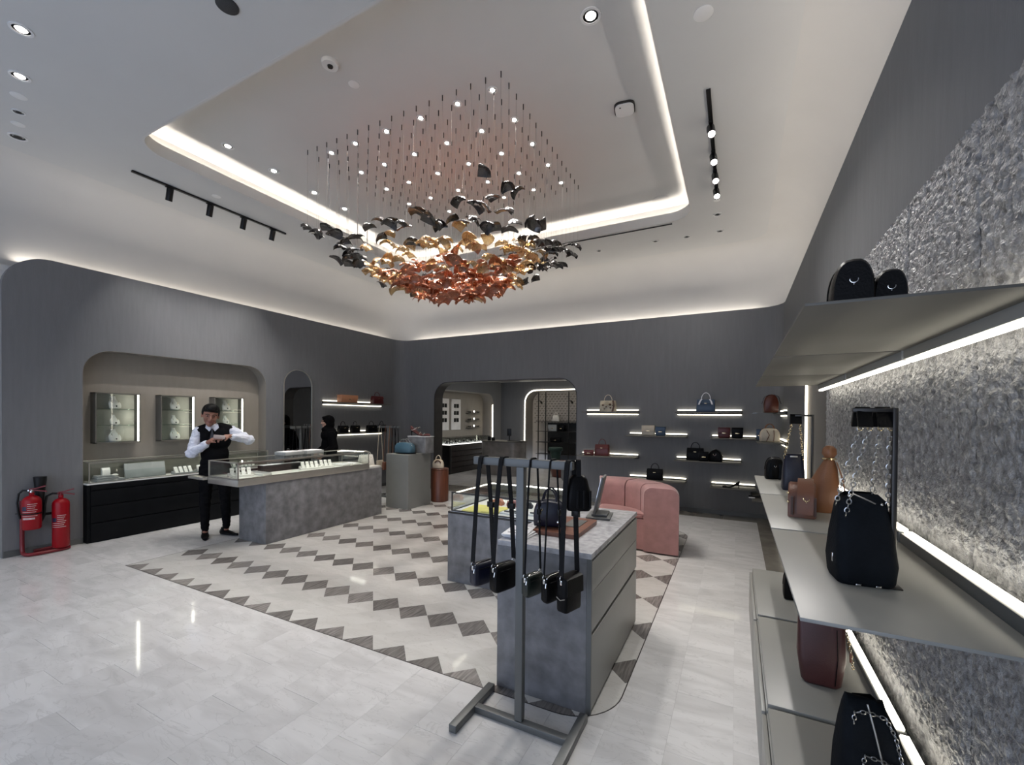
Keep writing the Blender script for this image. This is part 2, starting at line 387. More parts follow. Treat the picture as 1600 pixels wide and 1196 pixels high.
wl = archwall('wall_left', 1.655, BY+.1, WT, ar(A0, A1, AZ, AR), fX, LX, LX-.08, GREY, lr=.40)
def archlining(name, arch, f, t0, t1, th, m, parent):
    n = len(arch); cu = sum(p[0] for p in arch)/n; cv = sum(p[1] for p in arch)/n
    out = []
    for i, (u, v) in enumerate(arch):
        a = Vector(arch[max(0, i-1)]); c = Vector(arch[min(n-1, i+1)]); d = (c-a).normalized(); nn = Vector((d.y, -d.x))
        out.append((u+nn.x*th, v+nn.y*th))
    w = MB(); w.prism(arch+out[::-1], f, t0, t1) if False else None
    bm = w.bm; inn = [(u+(u-a)*-.004/th, v+(v-c)*-.004/th) for (u, v), (a, c) in zip(arch, [(2*u-o[0], 2*v-o[1]) for (u, v), o in zip(arch, out)])]; I0 = [bm.verts.new(f(u, v, t0)) for u, v in inn]; I1 = [bm.verts.new(f(u, v, t1)) for u, v in inn]
    O0 = [bm.verts.new(f(u, v, t0)) for u, v in out]; O1 = [bm.verts.new(f(u, v, t1)) for u, v in out]
    for i in range(n-1):
        for a, b2 in ((I0, I1), (O1, O0), (I1, O1), (O0, I0)): bm.faces.new((a[i], a[i+1], b2[i+1], b2[i]))
    for i in (0, n-1): bm.faces.new((I0[i], I1[i], O1[i], O0[i]))
    return w.build(name, m, parent)
archlining('alcove_lining', ar(A0, A1, AZ, AR), fX, LX-.002, -7.32, .02, TAUPE, wl)
q = MB(); q.b(-7.34, A0-.05, 0, -7.32, A1+.05, AZ+.05); q.build('alcove_back', TAUPE, wl, smooth=False)
OX0, OX1, OZ, OR = -6.14, -2.74, 2.362, .36       # opening in the back wall
oparch = [(u, v) for u, v in ar(OX0, OX1, OZ, OR)]
wb = archwall('wall_back', LX-.1, RX+.1, WT, oparch, fY, BY, BY+.08, GREY)
struct(archwall('wall_back_far_side', LX-.75, RX+.1, 2.85, oparch, fY, BY+.25, BY+.3, GREY))
archlining('opening_lining', oparch, fY, BY-.004, BY+.304, .012, REVEAL, wb)
# right wall: grey above, a recess beyond the slate, slate panels behind the shelves
R0, R1 = 4.235, 5.47                              # recess in the right wall
w = MB()
w.b(RX, FY, 0, RX+.08, R0, WT); w.b(RX, R1, 0, RX+.08, BY+.1, WT); w.b(RX, R0, 2.3, RX+.08, R1, WT)
wr = struct(w.build('wall_right', GREY, smooth=False))
w = MB(); w.b(RX, R1, 0, RX+.5, R1+.02, 2.3); w.b(RX+.48, R0, 0, RX+.5, R1, 2.3); w.b(RX, R0-.02, 0, RX+.5, R0, 2.3); w.b(RX, R0-.02, 2.28, RX+.5, R1+.02, 2.3)
w.build('recess_lining', TAUPE, wr, smooth=False)
w = MB(); w.b(RX+.003, R1-.014, .05, RX+.022, R1-.002, 2.2); w.build('recess_light_strip', LEDW, wr, smooth=False)
edges = [4.215, 3.60, 2.99, 2.385, 1.785, 1.18, .57]
for k in range(6):
    y1, y0 = edges[k], edges[k+1]; ny, nz = 90, 340; p = MB(); bm = p.bm; V = []
    for i in range(ny+1):
        row = []
        for j in range(nz+1):
            yy = y0+.001+(y1-y0-.002)*i/ny; zz = 2.505*j/nz
            h = .003*noise.noise((yy*6, zz*6, k*3.1))+.004*noise.noise((yy*28, zz*28, 5))+.0075*noise.noise((yy*60, zz*60, 9))
            e = min(i, ny-i)/2.; h -= .008*max(0, 1-e)
            if k == 0 and i > ny-5: h -= .0035*(i-ny+5)**2
            if j > nz-2: h += .008*noise.noise((yy*40, 3, 1))
            row.append(bm.verts.new((.632-h, yy, zz+(.006*noise.noise((yy*35, 1, 4)) if j == nz else 0))))
        V.append(row)
    for i in range(ny):
        for j in range(nz): bm.faces.new((V[i][j], V[i+1][j], V[i+1][j+1], V[i][j+1]))
    top = [V[i][nz] for i in range(ny+1)]; tb = [bm.verts.new((RX+.001, v.co.y, v.co.z)) for v in top]
    for i in range(ny): bm.faces.new((top[i], top[i+1], tb[i+1], tb[i]))
    if k == 0:
        sb = [bm.verts.new((RX+.001, V[ny][j].co.y, V[ny][j].co.z)) for j in range(nz+1)]
        for j in range(nz): bm.faces.new((V[ny][j], V[ny][j+1], sb[j+1], sb[j]))
    p.build('stone_panel', ROUGHST, wr, angle=60)
# white walls behind the grey wall end, shop-front piers
w = MB(); w.b(LX-.42, FY, 0, LX-.30, 2.2, WT+.3); struct(w.build('wall_front_left', WHITE, smooth=False))
w = MB(); w.b(LX-.42, FY-.1, 3.15, RX+.3, FY, 4.6); struct(w.build('wall_front', WHITE, smooth=False))
for i, (a, b2, c, d) in enumerate(((LX+.001, 1.66, LX+.012, A0), (LX+.001, A1, LX+.012, BY), )):
    w = MB(); w.b(a, b2, 0, c, d, .07); struct(w.build('baseboard_left', RACKM, smooth=False))
for a, b2 in ((LX, OX0), (OX1, RX)):
    w = MB(); w.b(a, BY-.012, 0, b2, BY-.001, .07); struct(w.build('baseboard_back', RACKM, smooth=False))
for nm2, cx, sx in (('wall_back_right', RX, -1), ('wall_back_left', LX, 1)):      # rounded inner corners
    r = .30; P = [(cx-.002*sx, BY+.002)]+[(cx+sx*r*(1-sin(t)), BY-r*(1-cos(t))) for t in [k*pi/2/12 for k in range(13)]]
    w = MB(); w.prism(P, fZ, 0, WT); struct(w.build(nm2, GREY, angle=60))
# ---- cove and ceiling with its tray
prof = [(-.26, WT-.16), (-.26, WT+.20), (-.26, 3.88)]+[(-.26+.52*(1-cos(t)), 3.88+.52*sin(t)) for t in [k*pi/2/12 for k in range(1, 13)]]
def ring(i, z): return [(x, y, z) for x, y in rrect(LX+i, FY+i, RX-i, BY-i, max(.06, .52-i), 8)]
w = MB(); w.loft([ring(i, z) for i, z in prof], (False, False)); sq = lambda i: [(x, y, WT-.16) for x, y in rrect(LX+i, FY+i, RX-i, BY-i, .02, 2)]; w.loft([sq(-.02), sq(-.30)], (False, False))
cove = w.build('ceiling', WHITE, angle=70); struct(cove)
i = prof[-1][0]
w = MB(); hole = rrect(TX0, TY0, TX1, TY1, .30, 10)
w.prism([(x, y) for x, y, z in ring(i, 0)], fZ, CZ, CZ+.03, [hole]); w.build('flat_soffit', CEIL, cove, smooth=False)
w = MB(); w.prism(rrect(TX0-.02, TY0-.02, TX1+.02, TY1+.02, .32, 10), fZ, CZ-.001, CZ+.13, [rrect(TX0+.004, TY0+.004, TX1-.004, TY1-.004, .296, 10)]); w.build('tray_upstand', WHITE, cove, angle=30)
T2 = rrect(TX0-.19, TY0-.19, TX1+.19, TY1+.19, .4, 10); T3 = rrect(TX0-.22, TY0-.22, TX1+.22, TY1+.22, .43, 10)
w = MB(); w.prism(T3, fZ, CZ+.02, 4.74, [T2]); w.build('tray_side', WHITE, cove, angle=30)
w = MB(); w.prism(T3, fZ, 4.70, 4.74); w.build('tray_ceiling', CEIL, cove, smooth=False)

# ---- room beyond the opening
BX0, BY1, BZ = -7.35, 13.4, 2.80
w = MB(); w.b(BX0-.5, BY+.30, BZ, -.8, BY1+.7, BZ+.1); struct(w.build('ceiling_back', CEIL, smooth=False))
aw = ar(9.3, 12.85, 2.36, .34)
wfl = archwall('wall_far_left', BY+.30, BY1, BZ, aw, fX, BX0, BX0-.06, GREY)
archlining('alcove_lining', aw, fX, BX0-.002, BX0-.42, .02, TAUPE, wfl)
w = MB(); w.b(BX0-.44, 9.2, 0, BX0-.42, 12.95, 2.45); w.build('alcove_back', TAUPE, wfl, smooth=False)
w = MB(); w.b(BX0-.03, 12.82, .9, BX0-.01, 12.842, 2.0); w.build('alcove_light_strip', LEDW, wfl, smooth=False)
aw = ar(-6.42, -3.2, 2.50, .42)
wf = archwall('wall_far', BX0-.1, -.9, BZ, aw, fY, BY1, BY1+.06, GREY)
archlining('alcove_lining', aw, fY, BY1+.05, BY1+.66, .02, TAUPE, wf)
w = MB(); w.b(-.95, BY+.30, 0, -.88, BY1+.7, BZ); struct(w.build('wall_far_right', GREY, smooth=False))
PATT = mat('crescent_print_wallpaper', (.42, .38, .34), .6, var=.08, scale=6)
w = MB(); w.b(-6.5, BY1+.64, 0, -3.1, BY1+.66, 2.6); patb = w.build('alcove_back', PATT, wf, smooth=False)
w = MB()
for r in range(13):
    for c in range(24):
        x = -6.12+c*.125-.2+(r % 2)*.06; z = 1.42+r*.082
        w.arc((x, BY1+.636, z), .026, .009, pi*1.05, pi*2.05, (1, 0, 0), (0, 0, 1), 6, 4)
o = w.build('crescent_print', mat('print_ink', (.10, .085, .08), .6), wf); o['kind'] = 'stuff'
w = MB(); w.loft([[(u, BY1-.012, v) for u, v in aw], [(u, BY1-.001, v) for u, v in aw]], (False, False), False)
rim = [Vector((u, BY1-.01, v)) for u, v in aw]; w = MB(); w.tube(rim, .016, 6); w.build('arch_light_rim', LEDW, wf)
area('back_room_fill', (-5.2, 10.6, BZ-.05), (0, 0, -1), 1.6, 2.0, 34, NEUT)  # added fill light under the far ceiling, no fixture there, brightens the room
for k in range(3):
    tiled(-7.4+k*1.55, BY+.34, -7.4+(k+1)*1.55-.004, BY1-.0, MARBLE if k != 1 else MARBLE2, .775, 1.17, -7.4, 'floor_tile')
# ================================================================== chandelier
ch = thing('leaf_chandelier', 'bowl-shaped cascade of smoke, amber and copper glass leaves on thin wires', 'chandelier', (-3.2, 4.5, 4.70))
SMOKE = glass('smoke_glass', (.26, .23, .22), .10, .16, (.032, .027, .026), .66)
AMBER = glass('amber_glass', (.90, .76, .54), .09, .18, (.36, .235, .115), .42)
COPPER = glass('copper_glass', (.85, .54, .37), .10, .18, (.27, .095, .045), .55)
def leafmesh(seed, m):
    rd = random.Random(seed); b = MB(); bm = b.bm; L = .17*rd.uniform(.88, 1.12); wd2 = .074*rd.uniform(.9, 1.15); cu = rd.uniform(.5, 1.1)
    T = []; Bt = []
    for i in range(5):
        t = i/4; hw = wd2*(t**.75)*(1 if t < 1 else .86)+.006
        rT = []; rB = []
        for j in range(5):
            s = (j-2)/2; x = L*(t-.62)-.028*t*s*s; y = hw*s; z = -.042*cu*(t-.5)**2*4-.026*cu*s*s+.02
            rT.append(bm.verts.new((x, y, z+.003))); rB.append(bm.verts.new((x, y, z-.003)))
        T.append(rT); Bt.append(rB)
    for i in range(4):
        for j in range(4):
            bm.faces.new((T[i][j], T[i][j+1], T[i+1][j+1], T[i+1][j])); bm.faces.new((Bt[i][j], Bt[i+1][j], Bt[i+1][j+1], Bt[i][j+1]))
    for a, c in (((0, 0), (0, 4)), ):
        pass
    loop = [(0, j) for j in range(5)]+[(i, 4) for i in range(1, 5)]+[(4, j) for j in range(3, -1, -1)]+[(i, 0) for i in range(3, 0, -1)]
    for k in range(len(loop)):
        a, c = loop[k], loop[(k+1) % len(loop)]
        bm.faces.new((T[a[0]][a[1]], Bt[a[0]][a[1]], Bt[c[0]][c[1]], T[c[0]][c[1]]))
    o = b.build('leaf', m, ch, angle=50); me = o.data; bpy.data.objects.remove(o); return me
LEAF = {k: [leafmesh(11*n+s, m) for s in range(3)] for n, (k, m) in enumerate((('s', SMOKE), ('a', AMBER), ('c', COPPER)))}
NX, NY = 17, 15; wires = MB(); sleeves = MB(); spots = []
rl = random.Random(3)
for i in range(NX):
    for j in range(NY):
        x = -1.29+2.58*i/(NX-1); y = -1.07+2.14*j/(NY-1); r = math.hypot(x/1.29, y/1.07)
        def zz(rr, jit): return 3.10+.66*(min(rr, 1.4)/1.4)**1.35+.16*max(0, rr-1)+jit - 4.70
        lst = [zz(r, rl.uniform(-.06, .14))]
        if r < .70: lst.append(zz(r, rl.uniform(-.08, .10)))
        if r < .50: lst.append(zz(r, rl.uniform(-.04, .22)))
        if .5 < r < 1.05 and rl.random() < .6: lst.append(zz(r, rl.uniform(.0, .20)))
        if rl.random() < .10 and r > .8: lst = []
        for z in lst: spots.append((x, y, z, r))
        zb = min(lst) if lst else zz(r, 0)
        wires.tube([(x, y, zb+.01), (x, y, -.001)], .0013, 3); sleeves.cyl((x, y, -.055), (x, y, -.0005), .0055, n=5)
o = wires.build('suspension_wire', mat('steel_wire', (.30, .30, .30), .35, .8), ch, smooth=False); o['kind'] = 'stuff'
o = sleeves.build('wire_sleeve', METAL_DK, ch, smooth=False); o['kind'] = 'stuff'
spots.sort(key=lambda s: -s[3]); print('leaves', len(spots))
extra = MB()
for n, (x, y, z, r) in enumerate(spots):
    q = r+rl.uniform(-.10, .10); k = 'c' if q < .62 else ('a' if q < .90 else 's')
    me = rl.choice(LEAF[k]); rx, ry, rz = rl.uniform(-.55, .55), rl.uniform(-.5, .6), rl.uniform(0, 2*pi)
    if n < 296:
        o = bpy.data.objects.new('leaf', me); COL.objects.link(o); o.parent = ch; o.location = (x, y, z); o.rotation_euler = (rx, ry, rz)
    else:
        m2 = Matrix.Translation((x, y, z)) @ Matrix.Rotation(rz, 4, 'Z') @ Matrix.Rotation(ry, 4, 'Y') @ Matrix.Rotation(rx, 4, 'X')
        tmp = bmesh.new(); tmp.from_mesh(me); tmp.transform(m2); t = bpy.data.meshes.new('t'); tmp.to_mesh(t); tmp.free(); extra.bm.from_mesh(t); bpy.data.meshes.remove(t)
o = extra.build('leaf_cluster', COPPER, ch, angle=50); o['kind'] = 'stuff'

# ================================================================== ceiling fixtures
RIM = mat('white_trim_ring', (.72, .72, .72), .4, var=.02); HOLE = mat('black_baffle', (.006, .006, .006), .6)
def spotlamp(parent, loc, target, w, size=70, blend=.6, col=NEUT, rad=.03):
    l = bpy.data.lights.new('spot_lamp', 'SPOT'); l.energy = w; l.spot_size = radians(size); l.spot_blend = blend; l.color = col; l.shadow_soft_size = rad
    o = bpy.data.objects.new('spot_lamp', l); COL.objects.link(o); o.parent = parent; o.location = loc
    o.rotation_mode = 'QUATERNION'; o.rotation_quaternion = (Vector(target)-Vector(loc)).to_track_quat('-Z', 'Y')
def downlight(loc, label, group, r=.045, lit=True, w=PIN_W, aim=(0, 0, -1), size=78):
    t = thing('recessed_downlight', label, 'ceiling light', loc, 0, group)
    b = MB(); b.lathe([(r, -.006), (r*1.32, -.006), (r*1.34, 0), (r, 0)], 20, cap=False); b.loft([[(r*cos(a)*k, r*sin(a)*k, z) for a in [2*pi*i/20 for i in range(20)]] for k, z in ((1, -.006), (1, 0), (.72, .0))], (False, False)); b.build('trim_ring', RIM, t)
    b = MB(); b.lathe([(r*.60, -.0045), (.0, -.0045), ], 16, cap=False); b.build('lens', LENS if lit else HOLE, t)
    if lit: spotlamp(t, (0, 0, -.02), (aim[0], aim[1], aim[2]), w, size, .6, NEUT, .10 if r < .04 else .05)
    return t
PX = [-2.09, -2.49, -2.95, -3.42, -3.89, -4.28]; PY = [3.59, 4.05, 4.50, 4.96, 5.41]
rows = ['nearest', 'second', 'middle', 'fourth', 'farthest']; cols = ['rightmost', 'second from the right', 'third from the right', 'third from the left', 'second from the left', 'leftmost']
for j, y in enumerate(PY):
    for i, x in enumerate(PX):
        downlight((x, y, 4.70), 'pin downlight among the chandelier wires, %s row, %s' % (rows[j], cols[i]), 'pin downlights above the chandelier', .036, True, PIN_W, (0, 0, -1), 84)
for k, y in enumerate((2.966, 3.527, 4.123, 4.65)):
    downlight((-5.255, y, 4.70), 'white-rimmed downlight along the left side of the ceiling tray, %s from the front' % ['first', 'second', 'third', 'fourth'][k], 'downlights along the tray left side', .05, True, SPOT_W, (-.35, .1, -1), 60)
downlight((-1.034, 3.271, 4.70), 'large bright downlight near the right edge of the ceiling tray', None, .06, True, SPOT_W*1.6, (.12, -.05, -1), 80)
for k, (x, y) in enumerate(((-4.673, 1.186), (-5.327, 1.344))):
    downlight((x, y, CZ), 'lit gimbal downlight at the upper left, %s of two' % ['nearer', 'farther'][k], 'lit downlights at the upper left', .05, True, SPOT_W, (-.1, .2, -1), 70)
for k, (x, y) in enumerate(((-5.968, 1.497), (-6.511, 1.628))):
    downlight((x, y, CZ), ['small unlit black downlight in the left row of ceiling fittings', 'larger black unlit downlight at the left end of the ceiling row'][k], None, .035+.02*k, False)
for k, (x, y) in enumerate(((-.26, 6.593), (-.247, 7.193), (-.71, 7.196), (-1.169, 7.161), (-2.078, 7.159))):
    dl = downlight((x, y, CZ), 'black recessed spotlight opening in the far ceiling, %s' % ['directly beyond the right track', 'at the far right corner', 'second along the far row from the right', 'third along the far row from the right', 'at the left end of the far row'][k], 'black spot openings at the far ceiling', .04, False); spotlamp(dl, (0, 0, -.03), (0, .36, -1), 14, 80, .9)
def disc(name, loc, r, h, label, cat, m=RIM, hole=0):
    t = thing(name, label, cat, loc); b = MB(); b.lathe([(r*.9, -h), (r, -h*.6), (r, 0), (r*.85, 0)], 22); b.build('cover', m, t)
    if hole: b = MB(); b.lathe([(.001, -h-.012), (hole, -h-.012), (hole*1.1, -h), (.002, -h)], 14); b.build('sensor', HOLE, t)
    return t
disc('ceiling_speaker', (-3.126, 1.758, CZ), .07, .012, 'dark round speaker grille at the top edge of the photo', 'speaker', mat('dark_grille', (.03, .032, .036), .6, bump=.6, bscale=300))
disc('ceiling_cover_plate', (-5.668, 1.422, CZ), .055, .004, 'flat white cover plate between the left ceiling downlights', 'cover plate')
disc('ceiling_cover_plate', (-6.224, 1.557, CZ), .05, .004, 'flush white disc beside the large unlit left downlight', 'cover plate')
disc('ceiling_cover_plate', (-.234, 3.286, CZ), .065, .006, 'flush white disc above the right light track', 'cover plate')
disc('ceiling_cover_plate', (-5.966, 3.226, CZ), .05, .004, 'flush white disc beside the left light track', 'cover plate')
disc('ceiling_cover_plate', (-.253, 6.165, CZ), .04, .004, 'small flush disc just past the right light track', 'cover plate')
disc('smoke_detector', (-3.207, 2.672, 4.70), .075, .03, 'white domed smoke detector in the tray near its front edge', 'smoke detector', RIM, .022)
disc('ceiling_cover_plate', (-3.216, 2.947, 4.70), .05, .004, 'flush white disc behind the domed smoke detector', 'cover plate')
disc('ceiling_cover_plate', (-.982, 6.458, 4.70), .12, .005, 'large flush grey disc in the far right tray corner', 'cover plate', CEIL)
t = thing('wifi_access_point', 'white rounded-square access point with a dark rim in the tray', 'access point', (-1.026, 4.384, 4.70), .15)
b = MB(); b.prism(rrect(-.10, -.10, .10, .10, .06), fZ, -.02, 0); b.build('base_rim', METAL_DK, t)
b = MB(); b.prism(rrect(-.09, -.09, .09, .09, .055), fZ, -.032, -.02); b.build('cover', RIM, t)
b = MB(); b.cyl((-.04, -.05, -.034), (-.04, -.05, -.032), .008); b.build('indicator', HOLE, t)
# tracks
def track(label, p0, p1, heads, tgt, w, lit, group):
    t = thing('light_track', label, 'light track', p0); d = Vector(p1)-Vector(p0); L = d.length; a = math.atan2(d.y, d.x); t.rotation_euler = (0, 0, a)
    b = MB(); b.b(0, -.018, -.022, L, .018, -.001, .003); b.build('rail', BLKPL, t)
    names = ['first', 'second', 'third', 'fourth']
    for k, y in enumerate(heads):
        h = thing('track_spotlight', 'black cylinder spotlight, %s along the %s' % (names[k], group), 'track spotlight', (p0[0]+cos(a)*(y-p0[1])/max(.01, sin(a)), y, CZ-.022), 0, 'spotlights on the '+group)
        dv = (Vector(tgt(y))-Vector(h.location)).normalized(); c = Vector((0, 0, -.06))
        b = MB(); b.cyl((0, 0, 0), (0, 0, -.05), .014, n=10); b.b(-.02, -.045, -.012, .02, .045, 0, .003); b.build('stem', BLKPL, h)
        b = MB(); b.lathe([(.0, -.045), (.034, -.045), (.036, -.04), (.036, .10), (.031, .10), (.031, .092), (0, .092)], 18); o = b.build('barrel', BLKPL, h)
        o.rotation_mode = 'QUATERNION'; o.rotation_quaternion = dv.to_track_quat('Z', 'Y'); o.location = c
        b = MB(); b.lathe([(0, .0945), (.030, .0945)], 16, cap=False); o = b.build('lens', LENS, h); o.rotation_mode = 'QUATERNION'; o.rotation_quaternion = dv.to_track_quat('Z', 'Y'); o.location = c
        spotlamp(h, tuple(c+dv*.115), tuple(c+dv*2), w, 52 if group.startswith('left') else 54, .9, (1, .96, .92), .035)
track('slim black light track on the left soffit carrying four spotlights', (-6.205, 2.44, CZ), (-6.205, 4.36, CZ), (2.82, 3.28, 3.72, 4.15), lambda y: (LX, y+.15, 2.35), 75, False, 'left light track')
track('black light track on the right soffit carrying four lit spotlights', (-.243, 4.05, CZ), (-.243, 5.80, CZ), (4.50, 5.0, 5.40, 5.77), lambda y: (.2, y-2.4, 1.1), 78, True, 'right light track')
t = thing('light_track', 'slim empty black track along the far edge of the ceiling tray', 'light track', (-3.9, 6.62, CZ))
b = MB(); b.b(0, -.012, -.012, 3.05, .012, -.001, .002); b.build('rail', BLKPL, t)
# ================================================================== shelves, cabinets, counters
def lit_shelf(label, x0, x1, z, depth, wall, group, both=False, name='lit_wall_shelf', below=False):
    """floating shelf on the back wall (wall='b': x0..x1 along x) or side walls ('l','r': along y)"""
    L = x1-x0
    if wall == 'b': t = thing(name, label, 'shelf', (x0, BY-.001, z), 0, group)
    elif wall == 'l': t = thing(name, label, 'shelf', (LX+.001, x0, z), pi/2, group)      # local x -> +y, local -y -> +x
    else: t = thing(name, label, 'shelf', (RX-.001, x1, z), -pi/2, group)                 # local x -> -y, local -y -> -x
    b = MB(); b.b(0, -depth, -.018, L, -.03, 0, .003); b.build('board', SHELFM, t)
    b = MB(); b.b(0, -.03, -.035, L, 0, .022, .002); b.build('back_rail', METAL_DK, t)
    b = MB(); b.b(.01, -.034, .022, L-.01, -.004, .040, .004); b.build('upper_light_bar', LED, t)
    if wall != 'b' or z > 1.5: b = MB(); b.b(.01, -.030, -.052, L-.01, -.004, -.035, .004); b.build('lower_light_bar', LED, t)
    return t
G = 'lit shelves on the back wall'
lit_shelf('top left lit shelf on the back wall under a cream printed bag', -2.53, -1.555, 1.705, .34, 'b', G)
lit_shelf('top right lit shelf on the back wall under a blue handbag', -.912, .09, 1.705, .34, 'b', G)
lit_shelf('second-row lit shelf under the cream and blue box bags', -1.72, -.735, 1.292, .36, 'b', G)
lit_shelf('second-row right lit shelf under dark red and black box bags', -.361, .30, 1.285, .36, 'b', G)
lit_shelf('third-row left lit shelf under the red tote', -2.613, -1.556, .900, .36, 'b', G)
lit_shelf('third-row right lit shelf under the black tote', -.914, .085, .898, .36, 'b', G)
lit_shelf('lowest lit shelf behind the pink sofa', -1.712, -.742, .528, .36, 'b', G)
lit_shelf('lowest right lit shelf holding one black high heel', -.362, .29, .500, .40, 'b', G)
lit_shelf('short lit shelf on the right wall under the cream bowling bag', 7.05, 7.97, 1.262, .36, 'r', 'lit shelves in the far right corner')
lit_shelf('short low shelf in the far right corner holding a dark shoe', 7.1, 7.95, .42, .42, 'r', 'lit shelves in the far right corner')
t = lit_shelf('thin clear-fronted shelf carrying the brown dome bag in the corner', 7.2, 7.95, 1.69, .12, 'r', 'lit shelves in the far right corner')
b = MB(); b.b(0, -.42, -.012, .7, -.12, -.002); b.build('glass_board', GLASS, t, smooth=False)
lit_shelf('upper lit shelf on the left wall under a tan bag', 5.774, 7.34, 1.852, .30, 'l', 'lit shelves on the left wall')
lit_shelf('lower lit shelf on the left wall under four black bags', 5.774, 7.36, 1.245, .30, 'l', 'lit shelves on the left wall')
# ---- right wall: three bays of upper shelf, middle shelf and low cabinet
bays = [(1.205, 2.125), (2.145, 3.085), (3.105, 4.05)]; nm = ['nearest', 'middle', 'farthest']
for k, (y0, y1) in enumerate(bays):
    t = thing('slate_wall_upper_shelf', '%s bay of the high greige shelf on the slate wall' % nm[k], 'shelf', (.60, (y0+y1)/2, 1.862), 0, 'high shelves on the slate wall'); h = (y1-y0)/2
    b = MB(); b.b(-.462, -h, -.001, -.045, h, .006, .001); b.build('board', SHELFM, t)
    b = MB(); b.b(-.045, -h, -.035, -.012, h, .030, .002); b.build('back_rail', SHELFG, t)
    b = MB(); b.b(-.040, -h+.012, -.047, -.016, h-.012, -.035, .003); b.build('lower_light_bar', LEDW, t)
    b = MB(); b.b(-.040, -h+.012, .030, -.016, h-.012, .042, .003); b.build('upper_light_bar', LEDW, t)
    t = thing('slate_wall_middle_shelf', '%s bay of the waist-high stone-grey shelf on the slate wall' % nm[k], 'shelf', (.60, (y0+y1)/2, 1.138), 0, 'middle shelves on the slate wall')
    b = MB(); b.b(-.462, -h, -.009, -.045, h, 0, .0015); b.build('board', SHELFG, t)
    b = MB(); b.b(-.045, -h, -.030, -.008, h, .036, .002); b.build('back_rail', RACKM, t)
    b = MB(); b.b(-.038, -h+.012, .036, -.012, h-.012, .047, .003); b.build('upper_light_bar', LEDW, t)
    t = thing('slate_wall_low_cabinet', '%s bay of the low grey cabinet under the slate wall shelves' % nm[k], 'cabinet', (.60, (y0+y1)/2, 0), 0, 'low cabinets on the slate wall')
    b = MB(); b.b(-.470, -h, .03, .0, h, .352, .002); b.b(-.45, -h, 0, 0, h, .03); b.build('carcass', SHELFG, t)
    b = MB(); b.b(-.488, -h+.002, .035, -.472, h-.002, .345, .002); b.build('door', SHELFG, t)
    b = MB(); b.b(-.466, -h+.004, .354, -.045, h-.004, .380, .004); b.build('top_panel', SHELFG, t)
    b = MB(); b.b(-.047, -h, .354, -.008, h, .408, .002); b.build('back_rail', RACKM, t)
    b = MB(); b.b(-.040, -h+.012, .408, -.012, h-.012, .420, .003); b.build('upper_light_bar', LEDW, t)
# ---- glass case helper (frame edges + panes), local box x0..x1 etc.
def case(t, x0, y0, z0, x1, y1, z1, fr=.012, m=FROST, lightz=True, lightside=None):
    b = MB()
    for x in (x0, x1):
        for y in (y0, y1): b.b(x-fr/2, y-fr/2, z0, x+fr/2, y+fr/2, z1)
    for y in (y0, y1):
        for z in (z0+fr/2, z1-fr/2): b.b(x0, y-fr/2, z-fr/2, x1, y+fr/2, z+fr/2)
    for x in (x0, x1):
        for z in (z0+fr/2, z1-fr/2): b.b(x-fr/2, y0, z-fr/2, x+fr/2, y1, z+fr/2)
    b.build('case_frame', m, t, smooth=False)
    for nm2, q in (('glass_top', (x0, y0, z1-.004, x1, y1, z1-.001)), ('glass_pane', (x0, y0-.001, z0, x1, y0+.002, z1)), ('glass_pane', (x0, y1-.002, z0, x1, y1+.001, z1)), ('glass_pane', (x0-.001, y0, z0, x0+.002, y1, z1)), ('glass_pane', (x1-.002, y0, z0, x1+.001, y1, z1))):
        b = MB(); b.b(*q); b.build(nm2, GLASS, t, smooth=False)
CASELED = emit('case_light', (1, .96, .88), 14)
# ---- alcove: black drawer cabinet with glass top
t = thing('black_drawer_cabinet', 'long black cabinet with three rows of drawers and a glass case top in the alcove', 'cabinet', (-7.02, A0+.01, 0)); L = A1-A0-.02
b = MB(); b.b(-.295, 0, .0, -.012, L, .715, .004); b.build('carcass', BLACKLAQ, t)
for z0, z1 in ((.012, .235), (.247, .447), (.459, .640), (.650, .715)):
    b = MB(); b.b(-.010, .03, z0, .006, L-.01, z1, .002); b.build('drawer', BLACKLAQ, t)
b = MB(); b.b(-.295, 0, .716, .0, L, .733, .002); b.build('light_top', LWHITE, t)
case(t, -.285, .02, .734, -.006, L-.02, 1.0, .010)
b = MB(); b.b(-.024, .03, .980, -.014, L-.03, .988); b.build('case_light_bar', CASELED, t, smooth=False)
b = MB(); b.b(-.012, .025, .972, -.007, L-.025, .992); b.build('bar_fascia', FROST, t, smooth=False)
# ---- three wall display cases with busts
BUSTW = mat('white_velvet_bust', (.72, .71, .68), .7, var=.03)
def bust(loc, rz, label, s=1.):
    t = thing('necklace_bust', label, 'necklace bust', loc, rz, 'white necklace busts in the wall cases')
    b = MB(); rings = []
    for z, w2, d, y in ((0, .048, .030, 0), (.008, .050, .032, 0), (.012, .060, .024, -.012), (.035, .066, .018, -.012), (.065, .066, .016, -.004), (.088, .052, .014, .006), (.105, .032, .013, .013), (.130, .026, .012, .022), (.150, .030, .010, .030)):
        rings.append([(w2*s*cos(a), (y+d*sin(a))*s, z*s) for a in [2*pi*i/18 for i in range(18)]])
    b.loft(rings); b.build('neck_form', BUSTW, t)
    b = MB(); P = [(.036*s*sin(a), (-.030+.020*abs(sin(a)))*s, (.040+.062*(1-cos(a)))*s) for a in [(k-8)/8*1.5 for k in range(17)]]; b.tube(P, .0022, 5); b.build('necklace', GOLD, t)
    b = MB(); b.ball((0, -.034*s, .034*s), .009, .006, .011, 8); b.build('pendant', mat('dark_gem', (.03, .035, .03), .15), t)
    return t
